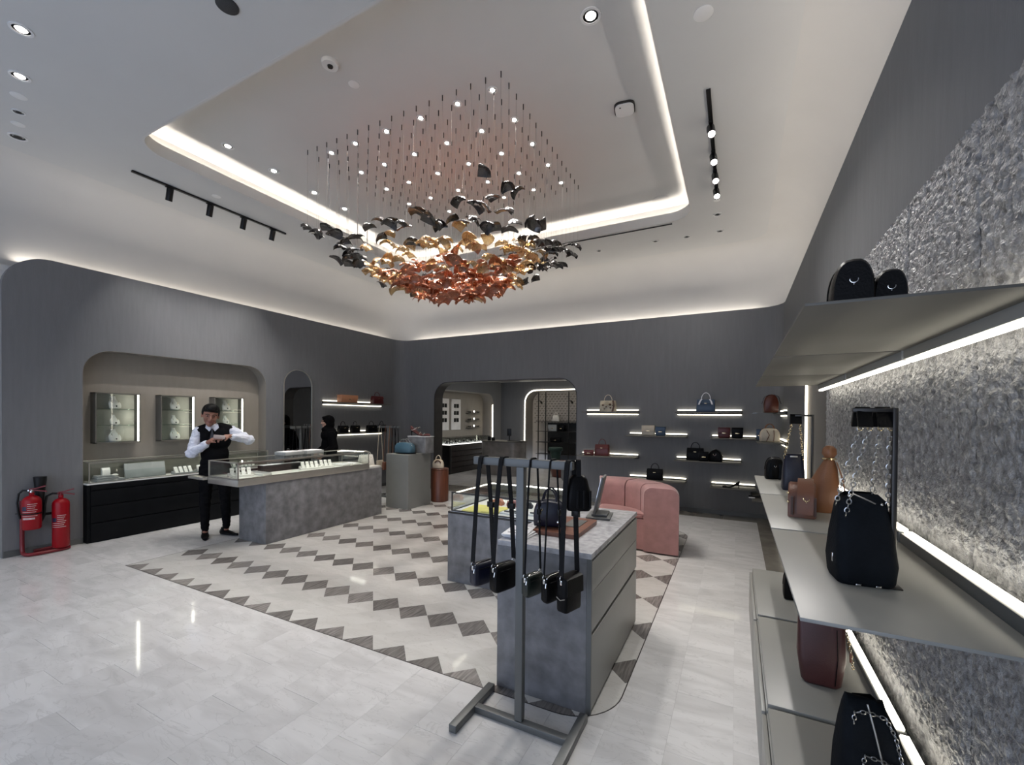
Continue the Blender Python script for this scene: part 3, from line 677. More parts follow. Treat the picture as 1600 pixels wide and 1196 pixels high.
for k, (y0, y1) in enumerate(((2.45, 2.915), (3.15, 3.585), (3.853, 4.305))):
    wn = ['left', 'middle', 'right'][k]
    t = thing('jewellery_wall_case', '%s lit jewellery case hung on the alcove back' % wn, 'display case', (-7.318, y0, 1.215), 0, 'jewellery wall cases in the alcove'); W2 = y1-y0; Hh = .65; dd = .155
    b = MB(); b.b(.0, 0, 0, .008, W2, Hh); b.build('back_panel', mat('case_lining', (.46, .45, .40), .6), t, smooth=False)
    b = MB(); b.b(.0081, 0, 0, dd, .012, Hh); b.b(.0081, W2-.012, 0, dd, W2, Hh); b.b(.0081, 0, Hh-.012, dd, W2, Hh); b.b(.0081, 0, 0, dd, W2, .012); b.build('frame', SHELFM, t, smooth=False)
    for z in (.225, .435):
        b = MB(); b.b(.01, .014, z, dd-.012, W2-.014, z+.008); b.build('glass_shelf', glass('shelf_glass', (.85, .93, .9), .16), t, smooth=False)
    b = MB(); b.b(dd-.004, .012, .012, dd-.001, W2-.012, Hh-.012); b.build('glass_door', GLASS, t, smooth=False)
    b = MB(); b.b(dd-.022, W2-.026, .014, dd-.006, W2-.013, Hh-.014); b.build('light_strip', emit('case_strip', (1, .95, .82), 16), t, smooth=False)
    for r, z in enumerate((.443, .233, .013)):
        bust((-7.318+.070, y0+W2*.47, 1.215+z), pi/2+.25, 'white necklace bust on the %s shelf of the %s wall case' % (['top', 'middle', 'bottom'][r], wn), 1.12 if r != 1 else .88)
# ---- stone counter with overhanging glass case
t = thing('stone_jewellery_counter', 'grey stone counter with an overhanging glass jewellery case on top', 'counter', (-5.12, 3.345, 0))
b = MB(); b.b(-.545, 0, 0, 0, 1.965, .757, .003); b.build('stone_base', STONE, t)
b = MB(); b.b(-.60, -.345, .757, .012, 1.685, .835, .004); b.build('case_plinth', FROST, t)
b = MB(); b.b(-.585, -.33, .8355, -.003, 1.67, .838); b.build('light_bed', LWHITE, t, smooth=False)
case(t, -.59, -.335, .838, .002, 1.675, 1.04, .012)
b = MB(); b.b(-.578, 1.655, 1.024, -.012, 1.667, 1.032); b.build('case_light_bar', CASELED, t, smooth=False)
b = MB(); b.b(-.020, -.32, 1.018, -.010, 1.64, 1.026); b.build('case_light_bar', CASELED, t, smooth=False)
b = MB(); b.b(-.008, -.33, 1.012, -.003, 1.66, 1.030); b.build('bar_fascia', FROST, t, smooth=False)
b = MB(); b.b(-.50, 1.70, .757, -.02, 1.965, .79, .004); b.build('end_ledge', LWHITE, t)
b = MB(); b.b(-.03, 1.966, .12, -.018, 1.976, .60); b.build('end_light_strip', LEDW, t, smooth=False)
b = MB(); b.b(-.93, -.40, .80, -.602, -.30, .832, .003); b.build('pull_out_shelf', FROST, t)
# jewellery trays and risers inside the cases
def jewel_stand(loc, rz, label, n, group, kind=0):
    t = thing('jewellery_stand', label, 'jewellery stand', loc, rz, group)
    b = MB(); b.b(-.03*n-.015, -.055, 0, .03*n+.015, .055, .022, .004); b.b(-.03*n-.015, .01, .022, .03*n+.015, .055, .042, .004); b.build('base', TRAYG if kind else LWHITE, t)
    for i in range(n):
        x = -.03*(n-1)+.06*i
        b = MB(); b.prism([(-.05, .0), (.0, .0), (.022, .075), (.006, .082)], lambda u, v, q: (q, u+.03, v+.022), x-.020, x+.020); b.build('ramp', LWHITE, t, angle=20)
        if kind == 0 or i % 2 == 0:
            b = MB(); b.arc((x, .012, .064), .013, .0022, 0, 2*pi, (1, 0, 0), (0, .35, .9), 12, 5); b.build('ring', GOLD if i % 3 else CHROME, t)
    return t
ga = 'jewellery stands in the stone counter case'
for k, (x, y, n) in enumerate(((-5.42, 3.22, 4), (-5.36, 4.15, 4), (-5.36, 4.42, 3))):
    jewel_stand((x, y, .838), 1.2, 'white ring stand inside the stone counter case, %s from the near end' % ['first', 'second', 'third'][k], n, ga)
for k, (x, y) in enumerate(((-5.33, 4.66), (-5.33, 4.86))):
    t = thing('jewellery_tray', 'flat white tray inside the far end of the counter case, %s' % ['nearer', 'farther'][k], 'tray', (x, y, .838), .05, 'white trays in the stone counter case')
    b = MB(); b.b(-.12, -.075, 0, .12, .075, .02, .004); b.build('tray_base', LWHITE, t); b = MB()
    for i in range(5): b.b(-.10+i*.045, -.06, .02, -.07+i*.045, .06, .026, .002)
    b.build('padding', PAPER, t)
t = thing('jewellery_tray', 'long pale tray across the near end of the counter case', 'tray', (-5.40, 3.42, .838), 0); b = MB(); b.b(-.15, -.06, 0, .2, .06, .03, .006); b.build('tray_base', LWHITE, t)
b = MB(); b.b(-.15, -.05, .03, .2, .05, .036, .003); b.build('padding', TRAYG, t)
t = thing('black_tray', 'black tray standing behind the white stands in the counter case', 'tray', (-5.55, 3.85, .838), 0); b = MB(); b.b(-.06, -.3, 0, .06, .3, .09, .004); b.build('tray_base', BLKPL, t)
b = MB(); b.b(-.055, -.29, .09, .055, .29, .094, .002); b.build('paper_lining', PAPER, t)
for k, y in enumerate((3.62, 3.95)):
    t = thing('grey_presentation_box', 'flat grey box with a white sheet on top of the counter glass, %s' % ['nearer', 'farther'][k], 'box', (-5.55, y+.35, 1.041), .05, 'grey boxes on the counter glass')
    b = MB(); b.b(-.11, -.15, 0, .11, .15, .045, .003); b.build('box_body', TRAYG, t); b = MB(); b.b(-.095, -.13, .045, .095, .13, .050, .001); b.build('paper_sheet', PAPER, t)
# alcove cabinet contents
t = thing('grey_felt_stand', 'stepped grey felt stand with a white cuff roll at the alcove cabinet left end', 'jewellery stand', (-7.16, 2.56, .733), 0)
b = MB(); b.b(-.09, -.13, 0, .09, .15, .03, .004); b.b(-.085, -.12, .031, .06, .10, .055, .004); b.b(-.08, -.11, .056, .04, .06, .075, .004); b.build('steps', TRAYG, t)
b = MB(); b.prism([(-.03, 0), (.035, 0), (.045, .05), (.01, .095), (-.03, .09)], lambda u, v, q: (u*.6-.01, q, v+.075), -.05, .03); b.build('cuff_roll', LWHITE, t, angle=50)
b = MB(); b.ball((.035, .07, .072), .03, .035, .016, 10); b.build('cuff_pad', LWHITE, t)
t = thing('grey_folder', 'leaning grey folder standing in the alcove cabinet case', 'folder', (-7.19, 2.98, .733), 0)
b = MB(); b.box(0, 0, .10, .02, .46, .20, .004, 0, 2, 0, -.18); b.build('cover', TRAYG, t)
b = MB(); b.box(.014, 0, .06, .012, .455, .11, .003, 0, 2, 0, -.18); b.build('pocket', mat('grey_board', (.22, .24, .24), .7), t)
for k, y in enumerate((3.42, 3.72, 4.05, 4.35)):
    jewel_stand((-7.14, y, .733), pi/2, 'grey stand of white watch rolls in the alcove cabinet, %s from the left' % ['first', 'second', 'third', 'fourth'][k], 4, 'watch roll stands in the alcove cabinet', 1)
# ---- arched mirror
MIR = mat('mirror_silver', (.62, .63, .64), .02, 1., var=.0)
am = lambda e: ar(4.961+e, 5.547-e, 2.395-e, .292-e, 14)
t = thing('arched_wall_mirror', 'tall arched mirror with a thin metal frame on the left wall', 'mirror', (0, 0, .03))
b = MB(); b.prism(am(.012), fX, LX+.001, LX+.012); b.build('mirror_glass', MIR, t, smooth=False)
archl = am(0); inn = am(.014)
b = MB(); bm = b.bm
n = len(archl); V = [[bm.verts.new((x, u, v)) for u, v in pts] for pts, x in ((archl, LX+.001), (archl, LX+.024), (inn, LX+.024), (inn, LX+.001))]
for q in range(4):
    for i in range(n): bm.faces.new((V[q][i], V[q][(i+1) % n], V[(q+1) % 4][(i+1) % n], V[(q+1) % 4][i]))
b.build('frame', FROST, t)
# ---- plinths
t = thing('grey_display_plinth', 'grey box plinth with a rounded pale top beside the counter end', 'plinth', (-5.2, 6.06, 0))
b = MB(); b.prism(rrect(-.25, -.31, .25, .31, .012, 3), fZ, 0, .925); b.build('plinth_body', mat('plinth_grey_lacquer', (.18, .185, .18), .5, var=.03), t); b = MB(); b.prism(rrect(-.25, -.31, .25, .31, .012, 3), fZ, .925, .935); b.build('plinth_top', SHELFG, t)
t = thing('black_oval_tray', 'black oval tray under the blue bag on the plinth', 'tray', (-5.16, 5.93, .9355))
b = MB(); b.lathe([(.0, 0), (.20, 0), (.235, .022), (.228, .022), (.195, .008), (0, .008)], 30, sx=1., sy=.5); b.build('tray_dish', BLKPL, t)
t = thing('stone_riser_block', 'square grey stone riser on the back of the plinth under a sandal', 'riser', (-5.08, 6.24, .9355))
b = MB(); b.b(-.20, -.12, 0, .20, .12, .29, .004); b.build('stone_block', STONE, t); b = MB(); b.b(-.205, -.125, .29, .205, .125, .30, .002); b.build('pale_top', PAPER, t)
WOODR = mat('red_brown_wood', (.105, .033, .016), .4, var=.35, scale=6, stretch=(8, 8, .7))
t = thing('wooden_drum_plinth', 'red-brown wooden drum plinth beside the opening', 'plinth', (-4.965, 6.66, 0))
b = MB(); b.lathe([(.0, 0), (.155, 0), (.165, .01), (.165, .585), (.16, .592), (0, .592)], 36); b.build('drum', WOODR, t); b = MB(); b.lathe([(0, .592), (.165, .592), (.168, .598), (.168, .612), (.164, .617), (0, .617)], 36); b.build('drum_top', WOODR, t)
# ---- island: drawer arm and glass-case arm
t = thing('stone_drawer_island', 'speckled grey stone island end with flush grey drawers', 'island', (-1.25, 2.25, 0))
b = MB(); b.b(0, 0, 0, .548, 1.19, .838, .002); b.build('stone_base', STONE, t)
TOPST = mat('pale_speckled_quartzite', (.42, .42, .44), .25, var=.25, scale=22, detail=8)
b = MB(); b.b(0, -.002, .8385, .575, 1.19, .87, .003); b.build('stone_top', TOPST, t)
b = MB(); b.b(.549, .012, .0, .556, 1.185, .836); b.build('side_recess', BLKPL, t, smooth=False)
b = MB(); b.b(.549, -.001, .0, .575, .012, .838); b.build('end_fillet', RACKM, t, smooth=False)
for z0, z1 in ((.02, .418), (.442, .655), (.659, .822)):
    b = MB(); b.b(.556, .014, z0, .574, 1.185, z1, .002); b.build('drawer', SHELFG, t)
t = thing('stone_case_island', 'low wide stone island arm under a black-framed glass case', 'island', (-2.48, 3.462, 0))
b = MB(); b.b(0, 0, 0, 1.22, .80, .66, .003); b.build('stone_base', STONE, t); b = MB(); b.b(.0, 0, .6605, 1.22, .80, .676, .002); b.build('edge_band', METAL_DK, t)
b = MB(); b.b(.015, .015, .676, 1.205, .785, .680); b.build('light_bed', PAPER, t, smooth=False)
case(t, .035, .02, .68, 1.19, .78, .865, .011, METAL_DK)
b = MB(); b.b(.042, .04, .848, .054, .76, .856); b.build('case_light_bar', LEDW, t, smooth=False)
b = MB(); b.b(.04, .755, .848, 1.18, .767, .856); b.build('case_light_bar', CASELED, t, smooth=False)
def simple(name, label, cat, loc, rz, parts, group=None):
    t = thing(name, label, cat, loc, rz, group)
    for nm2, m, boxes in parts:
        b = MB()
        for q in boxes: b.b(*q)
        b.build(nm2, m, t)
    return t
YEL = mat('yellow_leather', (.72, .66, .10), .45); ORG = mat('orange_leather', (.50, .16, .05), .4); RST = mat('rust_leather', (.28, .05, .03), .4)
simple('display_mat', 'yellow display mat in the island glass case', 'mat', (-2.18, 3.68, .680), .06, [('mat_base', YEL, [(-.19, -.15, 0, .19, .15, .012, .004)]), ('mat_fold', YEL, [(.02, -.15, .012, .19, .02, .018, .004)])])
for k, (x, m, w) in enumerate(((-2.19, ORG, 'orange'), (-2.02, RST, 'rust red'), (-1.86, BLACK, 'black'), (-1.70, BLACKS, 'charcoal'))):
    b = MB(); b.prism([(-.055, 0), (.055, 0), (.06, .02), (.03, .06), (-.03, .065), (-.06, .025)], fY, -.03, .03)
    t = thing('small_leather_purse', '%s small leather purse in the island glass case' % w, 'purse', (x, 3.95, .680), .1*k, 'small purses in the island case'); b.build('purse_body', m, t, angle=60)
    b = MB(); b.b(-.05, -.034, .02, .05, -.03, .058, .003); b.build('purse_flap', m, t); b = MB(); b.ball((0, -.036, .024), .006); b.build('stud', GOLD, t)
for k, (x, y) in enumerate(((-1.86, 3.66), (-1.62, 3.72), (-1.42, 3.98), (-1.40, 3.60))):
    simple('white_accessory_card', 'white accessory card with small dark goods in the island case, %s from the left' % ['first', 'second', 'third', 'fourth'][k], 'accessory card', (x, y, .680), .1*k-.1, [('card', PAPER, [(-.11, -.08, 0, .11, .08, .018, .003)]), ('small_goods', BLKPL, [(-.08, -.05, .018, -.02, -.03, .03, .003), (-.06, .0, .018, .03, .02, .028, .003), (.02, -.06, .018, .07, -.04, .028, .003)])], 'accessory cards in the island case')
BOARD = mat('red_brown_board', (.17, .070, .045), .4, var=.2, scale=8, stretch=(1, 6, 1))
t = thing('display_board', 'thick brown leather board on the island under the navy bag', 'display board', (-.985, 2.69, .8705), 0)
b = MB(); b.prism(rrect(-.150, -.225, .150, .225, .03, 5), fZ, 0, .026); b.build('board_slab', BOARD, t)
b = MB(); b.b(-.005, -.05, .026, .10, .15, .030, .001); b.build('grey_plate', RACKM, t)
t = thing('table_mirror', 'tilted table mirror on a stepped grey base on the island', 'mirror', (-.885, 3.14, .8705), .15)
b = MB(); b.b(-.085, -.12, 0, .085, .12, .014, .002); b.b(-.05, -.08, .0142, .06, .09, .030, .002); b.build('base', RACKM, t)
b = MB(); b.box(.0, .0, .165, .016, .20, .275, .002, 0, 2, 0, .22); b.build('mirror_panel', RACKM, t)
b = MB(); b.box(-.0095, 0, .168, .002, .19, .26, 0, 0, 2, 0, .22); b.build('mirror_glass', MIR, t, smooth=False)
for k in range(3):
    simple('white_leaflet', 'white folded leaflet at the island front corner, %s of the stack' % ['bottom', 'middle', 'topmost'][k], 'leaflet', (-1.165-.01*k, 2.42-.01*k, .8705+.0095*k), .12*k-.1, [('leaflet_pages', PAPER, [(-.075, -.11, 0, .075, .11, .009, .002)])] + ([('print', mat('grey_print', (.25, .26, .28), .6), [(-.05, -.07, .009, .03, -.05, .0094), (-.05, -.02, .009, .05, .0, .0094), (-.02, .04, .009, .05, .06, .0094)])] if k == 2 else []), 'leaflets on the island')
# ---- sofa
PINK = mat('dusty_pink_velvet', (.42, .215, .205), .75, var=.10, scale=10, bump=.08, bscale=200, sheen=.3)
t = thing('curved_pink_sofa', 'curved dusty pink upholstered sofa behind the island', 'sofa', (-1.46, 5.28, 0))
def arcsec(b, r0, r1, z0, z1, a0, a1, n, rnd=.05, topslope=0):
    rings = []
    for k in range(n+1):
        a = a0+(a1-a0)*k/n; P = []
        for (u, v) in rrect(0, 0, r1-r0, z1-z0, rnd, 5, (0, 0, 1, 1)):
            r = r0+u; z = z0+v+topslope*(u/(r1-r0))
            P.append((r*cos(a), r*sin(a), z))
        rings.append(P)
    b.loft(rings)
b = MB(); arcsec(b, .50, .89, .02, .775, 0, radians(35.2), 12, .09); b.build('back_segment', PINK, t, angle=45)
b = MB(); arcsec(b, .50, .89, .02, .775, radians(36.8), radians(69.2), 12, .09); b.build('back_segment', PINK, t, angle=45)
b = MB(); arcsec(b, .50, .89, .02, .775, radians(70.8), radians(108), 12, .09); b.build('back_segment', PINK, t, angle=45)
b = MB(); b.prism([(-.14, .05), (.495, .05)]+[(.495*cos(a), .495*sin(a)) for a in [radians(8+100*k/12) for k in range(13)]], fZ, .02, .375); b.build('seat_base', PINK, t, angle=45)
b = MB(); b.prism([(-.13, .06), (.49, .06)]+[(.49*cos(a), .49*sin(a)) for a in [radians(9+99*k/12) for k in range(13)]], fZ, .378, .44); bmesh.ops.bevel(b.bm, geom=b.bm.edges[:], offset=.02, segments=2, affect='EDGES'); b.build('seat_cushion', PINK, t, angle=50)
b = MB(); b.prism([(-.1, .1), (.6, .1)]+[(.8*cos(a), .8*sin(a)) for a in [radians(10+95*k/10) for k in range(11)]], fZ, 0, .02); b.build('foot_plinth', BLKPL, t, smooth=False)
# ---- bag racks
def rack(label, loc, rz, w, h, group=None):
    t = thing('bag_rack', label, 'bag rack', loc, rz, group)
    b = MB(); b.b(-w/2, -.02, h-.042, w/2, .02, h, .004); b.build('top_bar', RACKM, t)
    b = MB(); b.b(-.021, -.0195, .04, .021, .0195, h-.042, .003); b.build('post', RACKM, t)
    b = MB(); b.b(-w/2, -.021, .0, w/2, .021, .036, .004); b.build('cross_bar', RACKM, t)
    for s in (-1, 1): b = MB(); b.box(s*(w/2), 0, .02, .044, .40, .04, .004); b.build('foot_bar', RACKM, t)
    return t
rack('grey T-shaped bag rack in front of the island', (-.975, 2.0, 0), 0, .56, 1.385)
# ---- fire extinguishers
RED = mat('fire_red_enamel', (.27, .0025, .008), .32, var=.04, spec=.3); RED2 = mat('dark_red_tube', (.16, .006, .012), .3)
t = thing('extinguisher_stand', 'dark red bent-tube floor stand holding two fire extinguishers', 'extinguisher stand', (-6.98, 1.98, 0))
P = [(-.13, -.09, .022), (-.13, .10, .022), (-.10, .155, .022), (-.03, .175, .022), (.03, .155, .022), (.05, .10, .022), (.05, -.10, .022), (.035, -.165, .022), (.0, -.185, .022), (-.05, -.190, .03), (-.075, -.19, .06), (-.08, -.19, .14), (-.08, -.19, .62)]
b = MB(); b.tube(P, .020, 10); b.build('tube_frame', RED2, t); b = MB(); b.b(-.085, -.2, .42, -.07, .17, .45); b.build('cross_bracket', BLKPL, t)
def extinguisher(label, loc, r, z0, z1, co2):
    t = thing('fire_extinguisher', label, 'fire extinguisher', loc, -.45)
    b = MB(); b.lathe([(0, z0), (r*.9, z0), (r, z0+.015), (r, z1-r*1.05)]+[(r*cos(a), z1-r*1.05+r*.9*sin(a)) for a in (.3, .6, .9, 1.15, 1.35)]+[(.022, z1-.006), (.022, z1+.02), (0, z1+.02)], 28); b.build('cylinder', RED, t)
    b = MB(); b.cyl((0, 0, z1+.015), (0, 0, z1+.05), .018, n=12); b.cyl((0, -.0, z1+.04), (.035, -.02, z1+.045), .008, n=8); b.build('valve', CHROME if not co2 else RED2, t)
    b = MB(); b.ribbon([(0, -.02, z1+.055), (0, .03, z1+.06), (0, .11, z1+.085)], .024, .012, (1, 0, 0)); b.build('lever', RED2, t)
    b = MB(); b.ribbon([(0, -.02, z1+.045), (0, .04, z1+.04), (0, .115, z1+.02)], .024, .011, (1, 0, 0)); b.build('carry_handle', RED2, t)
    # printed label wraps the front of the cylinder
    lab = mat('white_print', (.50, .40, .40), .4, var=.25, scale=60); dk = mat('navy_print', (.012, .016, .05), .4)
    def patch(nm2, m, a0, a1, za, zb):
        b = MB(); b.loft([[((r+.0012)*cos(a), (r+.0012)*sin(a), z) for a in [a0+(a1-a0)*k/8 for k in range(9)]] for z in (za, zb)], (False, False), False); return b.build(nm2, m, t)
    h = z1-z0; zc = z0+h*(.52 if co2 else .55)
    patch('navy_label', dk, -.95, -.35, zc, zc+.045)
    bb = MB()
    for k in range(7):
        z = zc+.07-k*.022; a0 = -.9 if k > 3 else -.25; a1 = .75-.13*(k % 3)
        bb.loft([[((r+.0013)*cos(a), (r+.0013)*sin(a), zz) for a in [a0+(a1-a0)*i/8 for i in range(9)]] for zz in (z, z+.006)], (False, False), False)
    bb.build('print_lines', lab, t)
    patch('print_band', lab, -.8, .5, z0+h*.30, z0+h*.30+.02) if not co2 else None
    return t
e1 = extinguisher('shorter red powder extinguisher with a strap on the left of the stand', (-6.985, 1.845, 0), .078, .30, .69, False)
b = MB(); b.tube([(.01, -.02, .73), (-.02, -.07, .735), (-.03, -.105, .70), (-.02, -.115, .6), (-.02, -.105, .48), (-.01, -.09, .42)], .011, 8); b.build('hose', BLKPL, e1)
b = MB(); b.lathe([(.080, .47), (.0815, .47), (.0815, .485), (.080, .485)], 24, cap=False); b.tube([(-.02, -.079, .478), (-.03, -.13, .478)], .006, 6); b.build('strap', BLKPL, e1)
e2 = extinguisher('taller red gas extinguisher with a black horn on the right of the stand', (-6.965, 2.075, 0), .074, .045, .625, True)
b = MB(); b.tube([(.0, -.02, .665), (-.02, -.07, .67), (-.03, -.12, .64), (-.03, -.135, .54), (-.03, -.14, .42), (-.025, -.16, .36), (-.018, -.17, .38)], .012, 8); b.build('hose', BLKPL, e2)
b = MB(); b.cyl((-.018, -.17, .36), (-.018, -.17, .58), .020, .030, 14); b.cyl((-.018, -.17, .58), (-.018, -.17, .87), .030, .056, 16); b.build('horn', BLKPL, e2)
# ================================================================== bags (front faces local -y)
CREAM = mat('cream_leather', (.60, .52, .40), .45, var=.08, scale=12); CREAMP = mat('cream_printed_leather', (.58, .50, .36), .45, var=.3, scale=9, vcol=(.62, .55, .40))
BLUE = mat('petrol_blue_leather', (.035, .068, .12), .4, var=.1); SKYB = mat('sky_blue_leather', (.055, .125, .175), .4, var=.1)
DRED = mat('dark_red_leather', (.085, .008, .009), .4, var=.1); BRICK = mat('brick_red_leather', (.105, .013, .009), .4, var=.1)
COGN = mat('cognac_leather', (.095, .022, .010), .4, var=.12); TAN = mat('tan_leather', (.235, .098, .042), .45, var=.12, bump=.1, bscale=140)
BROWN = mat('saddle_brown_leather', (.165, .066, .038), .42, var=.12, bump=.1, bscale=140); BURG = mat('burgundy_leather', (.060, .018, .018), .45, var=.15, bump=.08, bscale=150)
WHITEB = mat('white_snake_leather', (.68, .65, .60), .45, var=.15, scale=30); SALM = mat('salmon_tan_leather', (.55, .25, .13), .45, var=.08)
PRINTB = mat('brown_print', (.12, .06, .03), .5, var=.3, scale=20)
def ringrr(w, d, z, r, y=0., n=4): return [(u, v+y, z) for u, v in rrect(-w/2, -d/2, w/2, d/2, min(r, .49*w, .49*d), n)]
def emblem(t, x, y, z, s, m=CHROME):
    b = MB(); b.arc((x, y, z), s, s*.17, pi*.92, pi*2.08, (1, 0, 0), (0, 0, 1), 14, 6); b.ball((x, y, z-s*1.45), s*.2, s*.15, s*.2, 8); b.build('horseshoe_emblem', m, t)
def strapcap(t, pts, w, m, name='strap', th=.005, side=(1, 0, 0)):
    b = MB(); b.ribbon(pts, w, th, side); return b.build(name, m, t)
def handles(t, w, d, z, hh, m, r=.006, inset=.24, both=True, lean=.0, name='handle'):
    for s in ((-1, 1) if both else (0,)):
        y = s*d*.28; b = MB()
        P = [(-w*inset, y, z-.03)]+[(-w*inset*cos(a)*1.0, y+s*lean*sin(a), z+hh*sin(a)) for a in [k*pi/12 for k in range(13)]]+[(w*inset, y, z-.03)]
        b.tube(P, r, 7); b.build(name, m, t)
        b = MB()
        for sx in (-1, 1): b.arc((sx*w*inset, y+.0, z-.012), .009, .0022, 0, 2*pi, (1, 0, 0), (0, 0, 1), 10, 5)
        b.build('ring', GOLD, t)
def tote(label, loc, rz, w, d, h, m, hh=.10, group=None, top=.86, hm=None, flap=True, extra=None, both=True, cat='handbag', name='handbag'):
    t = thing(name, label, cat, loc, rz, group)
    b = MB(); b.loft([ringrr(w*.97, d*.92, 0, .012), ringrr(w, d, .012, .02), ringrr(w*(1+top)/2, d*.85, h*.55, .02), ringrr(w*top, d*.62, h*.97, .014), ringrr(w*top*.97, d*.5, h, .012)]); b.build('body', m, t, angle=50)
    if flap:
        yt = -d*.31; yb = -d*.44
        b = MB(); b.loft([[(-w*top*.49, yt-.001, h*.985), (w*top*.49, yt-.001, h*.985), (w*top*.49, yt+.02, h*1.01), (-w*top*.49, yt+.02, h*1.01)], [(-w*top*.5, yb-.006, h*.66), (w*top*.5, yb-.006, h*.66), (w*top*.5, yb, h*.66), (-w*top*.5, yb, h*.66)]]); b.build('flap', m, t)
        b = MB(); b.b(-.022, yb-.013, h*.665, .022, yb-.005, h*.72, .003); b.build('clasp', GOLD, t)
    if hh: handles(t, w, d, h*.99, hh, hm or m, both=both, lean=-.0)
    if extra: extra(t)
    return t
def dome(label, loc, rz, w, d, h, m, group=None, hh=0, hm=None, sq=1., emb=0, feet=True, zipm=CHROME, extra=None, name='handbag', side=.75):
    t = thing(name, label, 'handbag', loc, rz, group)
    P = [(-w/2*.94, .0), (w/2*.94, .0), (w/2, h*.12), (w/2, h*.42)]+[(w/2*cos(a)**sq if a < pi/2 else -w/2*abs(cos(a))**sq, h*.42+h*.58*sin(a)) for a in [k*pi/14 for k in range(1, 14)]]+[(-w/2, h*.42), (-w/2, h*.12)]
    b = MB(); rings = []
    for y, k in ((-d/2, .86), (-d/2*.86, .965), (-d/2*.5, 1), (d/2*.5, 1), (d/2*.86, .965), (d/2, .86)): rings.append([(u*k, y, h*.48+(v-h*.48)*k) for u, v in P])
    b.loft(rings); b.build('body', m, t, angle=50)
    b = MB(); b.tube([(u*1.004, 0, v+.002) for u, v in P[3:-1]], .0035, 6); b.build('zip', zipm, t)
    if hh: handles(t, w, d, h*.93, hh, hm or m, .006, .22)
    if emb: emblem(t, 0, -d/2-.004, h*.62, emb)
    if feet:
        b = MB()
        for sx in (-1, 1): b.ball((sx*w*.33, -d*.3, -.0005+.004), .006, .006, .004, 8)
        b.build('foot_stud', CHROME, t)
    if extra: extra(t)
    return t
def boxbag(label, loc, rz, w, d, h, m, group=None, flapm=None, clasp=True, handle=0, name='handbag'):
    t = thing(name, label, 'handbag', loc, rz, group)
    b = MB(); b.b(-w/2, -d/2, 0, w/2, d/2, h, .018, 3); b.build('body', m, t)
    b = MB(); b.b(-w/2*1.01, -d/2-.008, h*.42, w/2*1.01, -d/2, h*.98, .004); b.b(-w/2*1.01, -d/2-.008, h*.975, w/2*1.01, d/2, h+.006, .004); b.build('flap', flapm or m, t)
    if clasp: b = MB(); b.b(-.03, -d/2-.016, h*.42, .03, -d/2-.007, h*.52, .003); b.build('clasp', GOLD, t)
    if handle: handles(t, w, d, h, handle, m, .005, .28, False)
    return t
# ---- back wall shelves
def prints(t):
    b = MB()
    for k, (x, z, r) in enumerate(((-.08, .12, .022), (-.02, .09, .016), (.05, .13, .026), (.06, .07, .018), (-.05, .05, .014), (.10, .11, .013))):
        b.ball((x, -.062+(.2-z)*-.03, z), r, .012, r*.8, 10)
    b.build('printed_motif', PRINTB, t); b = MB(); b.ribbon([(.11, -.08, .20), (.125, -.085, .10), (.10, -.09, .0)], .03, .004, (1, 0, 0)); b.build('scarf', PRINTB, t)
GB = 'handbags on the back wall shelves'
tote('cream handbag with brown print on the top left back shelf', (-2.083, 7.86, 1.7055), 0, .30, .12, .20, CREAMP, .11, GB, .9, CREAM, True, prints, False)
def scarf(t):
    b = MB()
    for s in (-1, 1): b.ribbon([(s*.06, -.075, .21), (s*.085, -.085, .17), (s*.10, -.09, .12)], .026, .005, (1, 0, 0))
    b.build('scarf_ends', PAPER, t)
tote('petrol blue handbag with white scarf handle on the top right back shelf', (-.448, 7.86, 1.7055), 0, .29, .13, .205, BLUE, .115, GB, .92, PAPER, True, scarf, False)
boxbag('cream box bag on the second shelf, beside a blue one', (-1.36, 7.84, 1.2925), 0, .215, .09, .17, CREAM, GB, None, True, .0)
boxbag('blue box bag on the second shelf, beside the cream one', (-1.155, 7.84, 1.2925), 0, .165, .09, .15, BLUE, GB)
boxbag('dark red box bag on the second right back shelf', (-.17, 7.84, 1.2855), 0, .18, .09, .165, DRED, GB)
boxbag('black box bag beside the dark red one on the back shelf', (.02, 7.84, 1.2855), 0, .165, .09, .165, BLACK, GB)
tote('brick red handbag with top handle on the third back shelf', (-2.18, 7.85, .9005), 0, .275, .12, .205, BRICK, .10, GB, .9, None, True, None, False)
boxbag('small red camera-style bag in front of the brick red handbag', (-2.40, 7.75, .9005), .1, .18, .06, .095, BRICK, GB)
tote('large black handbag with top handle on the third right back shelf', (-.60, 7.86, .8985), 0, .28, .12, .205, BLACK, .095, GB, .92, None, True, None, False)
boxbag('small black flap bag leaning by the large black handbag', (-.465, 7.75, .8985), .1, .145, .06, .15, BLACK, GB)
dome('slouched black leather pouch at the right of the third back shelf', (-.29, 7.80, .8985), -.2, .21, .12, .20, BLACK, GB, 0, None, 1.6, .022, False)
tote('black handbag on the lowest back shelf behind the pink sofa', (-1.24, 7.82, .5285), 0, .275, .12, .19, BLACK, .095, GB, .95, None, True, None, False)
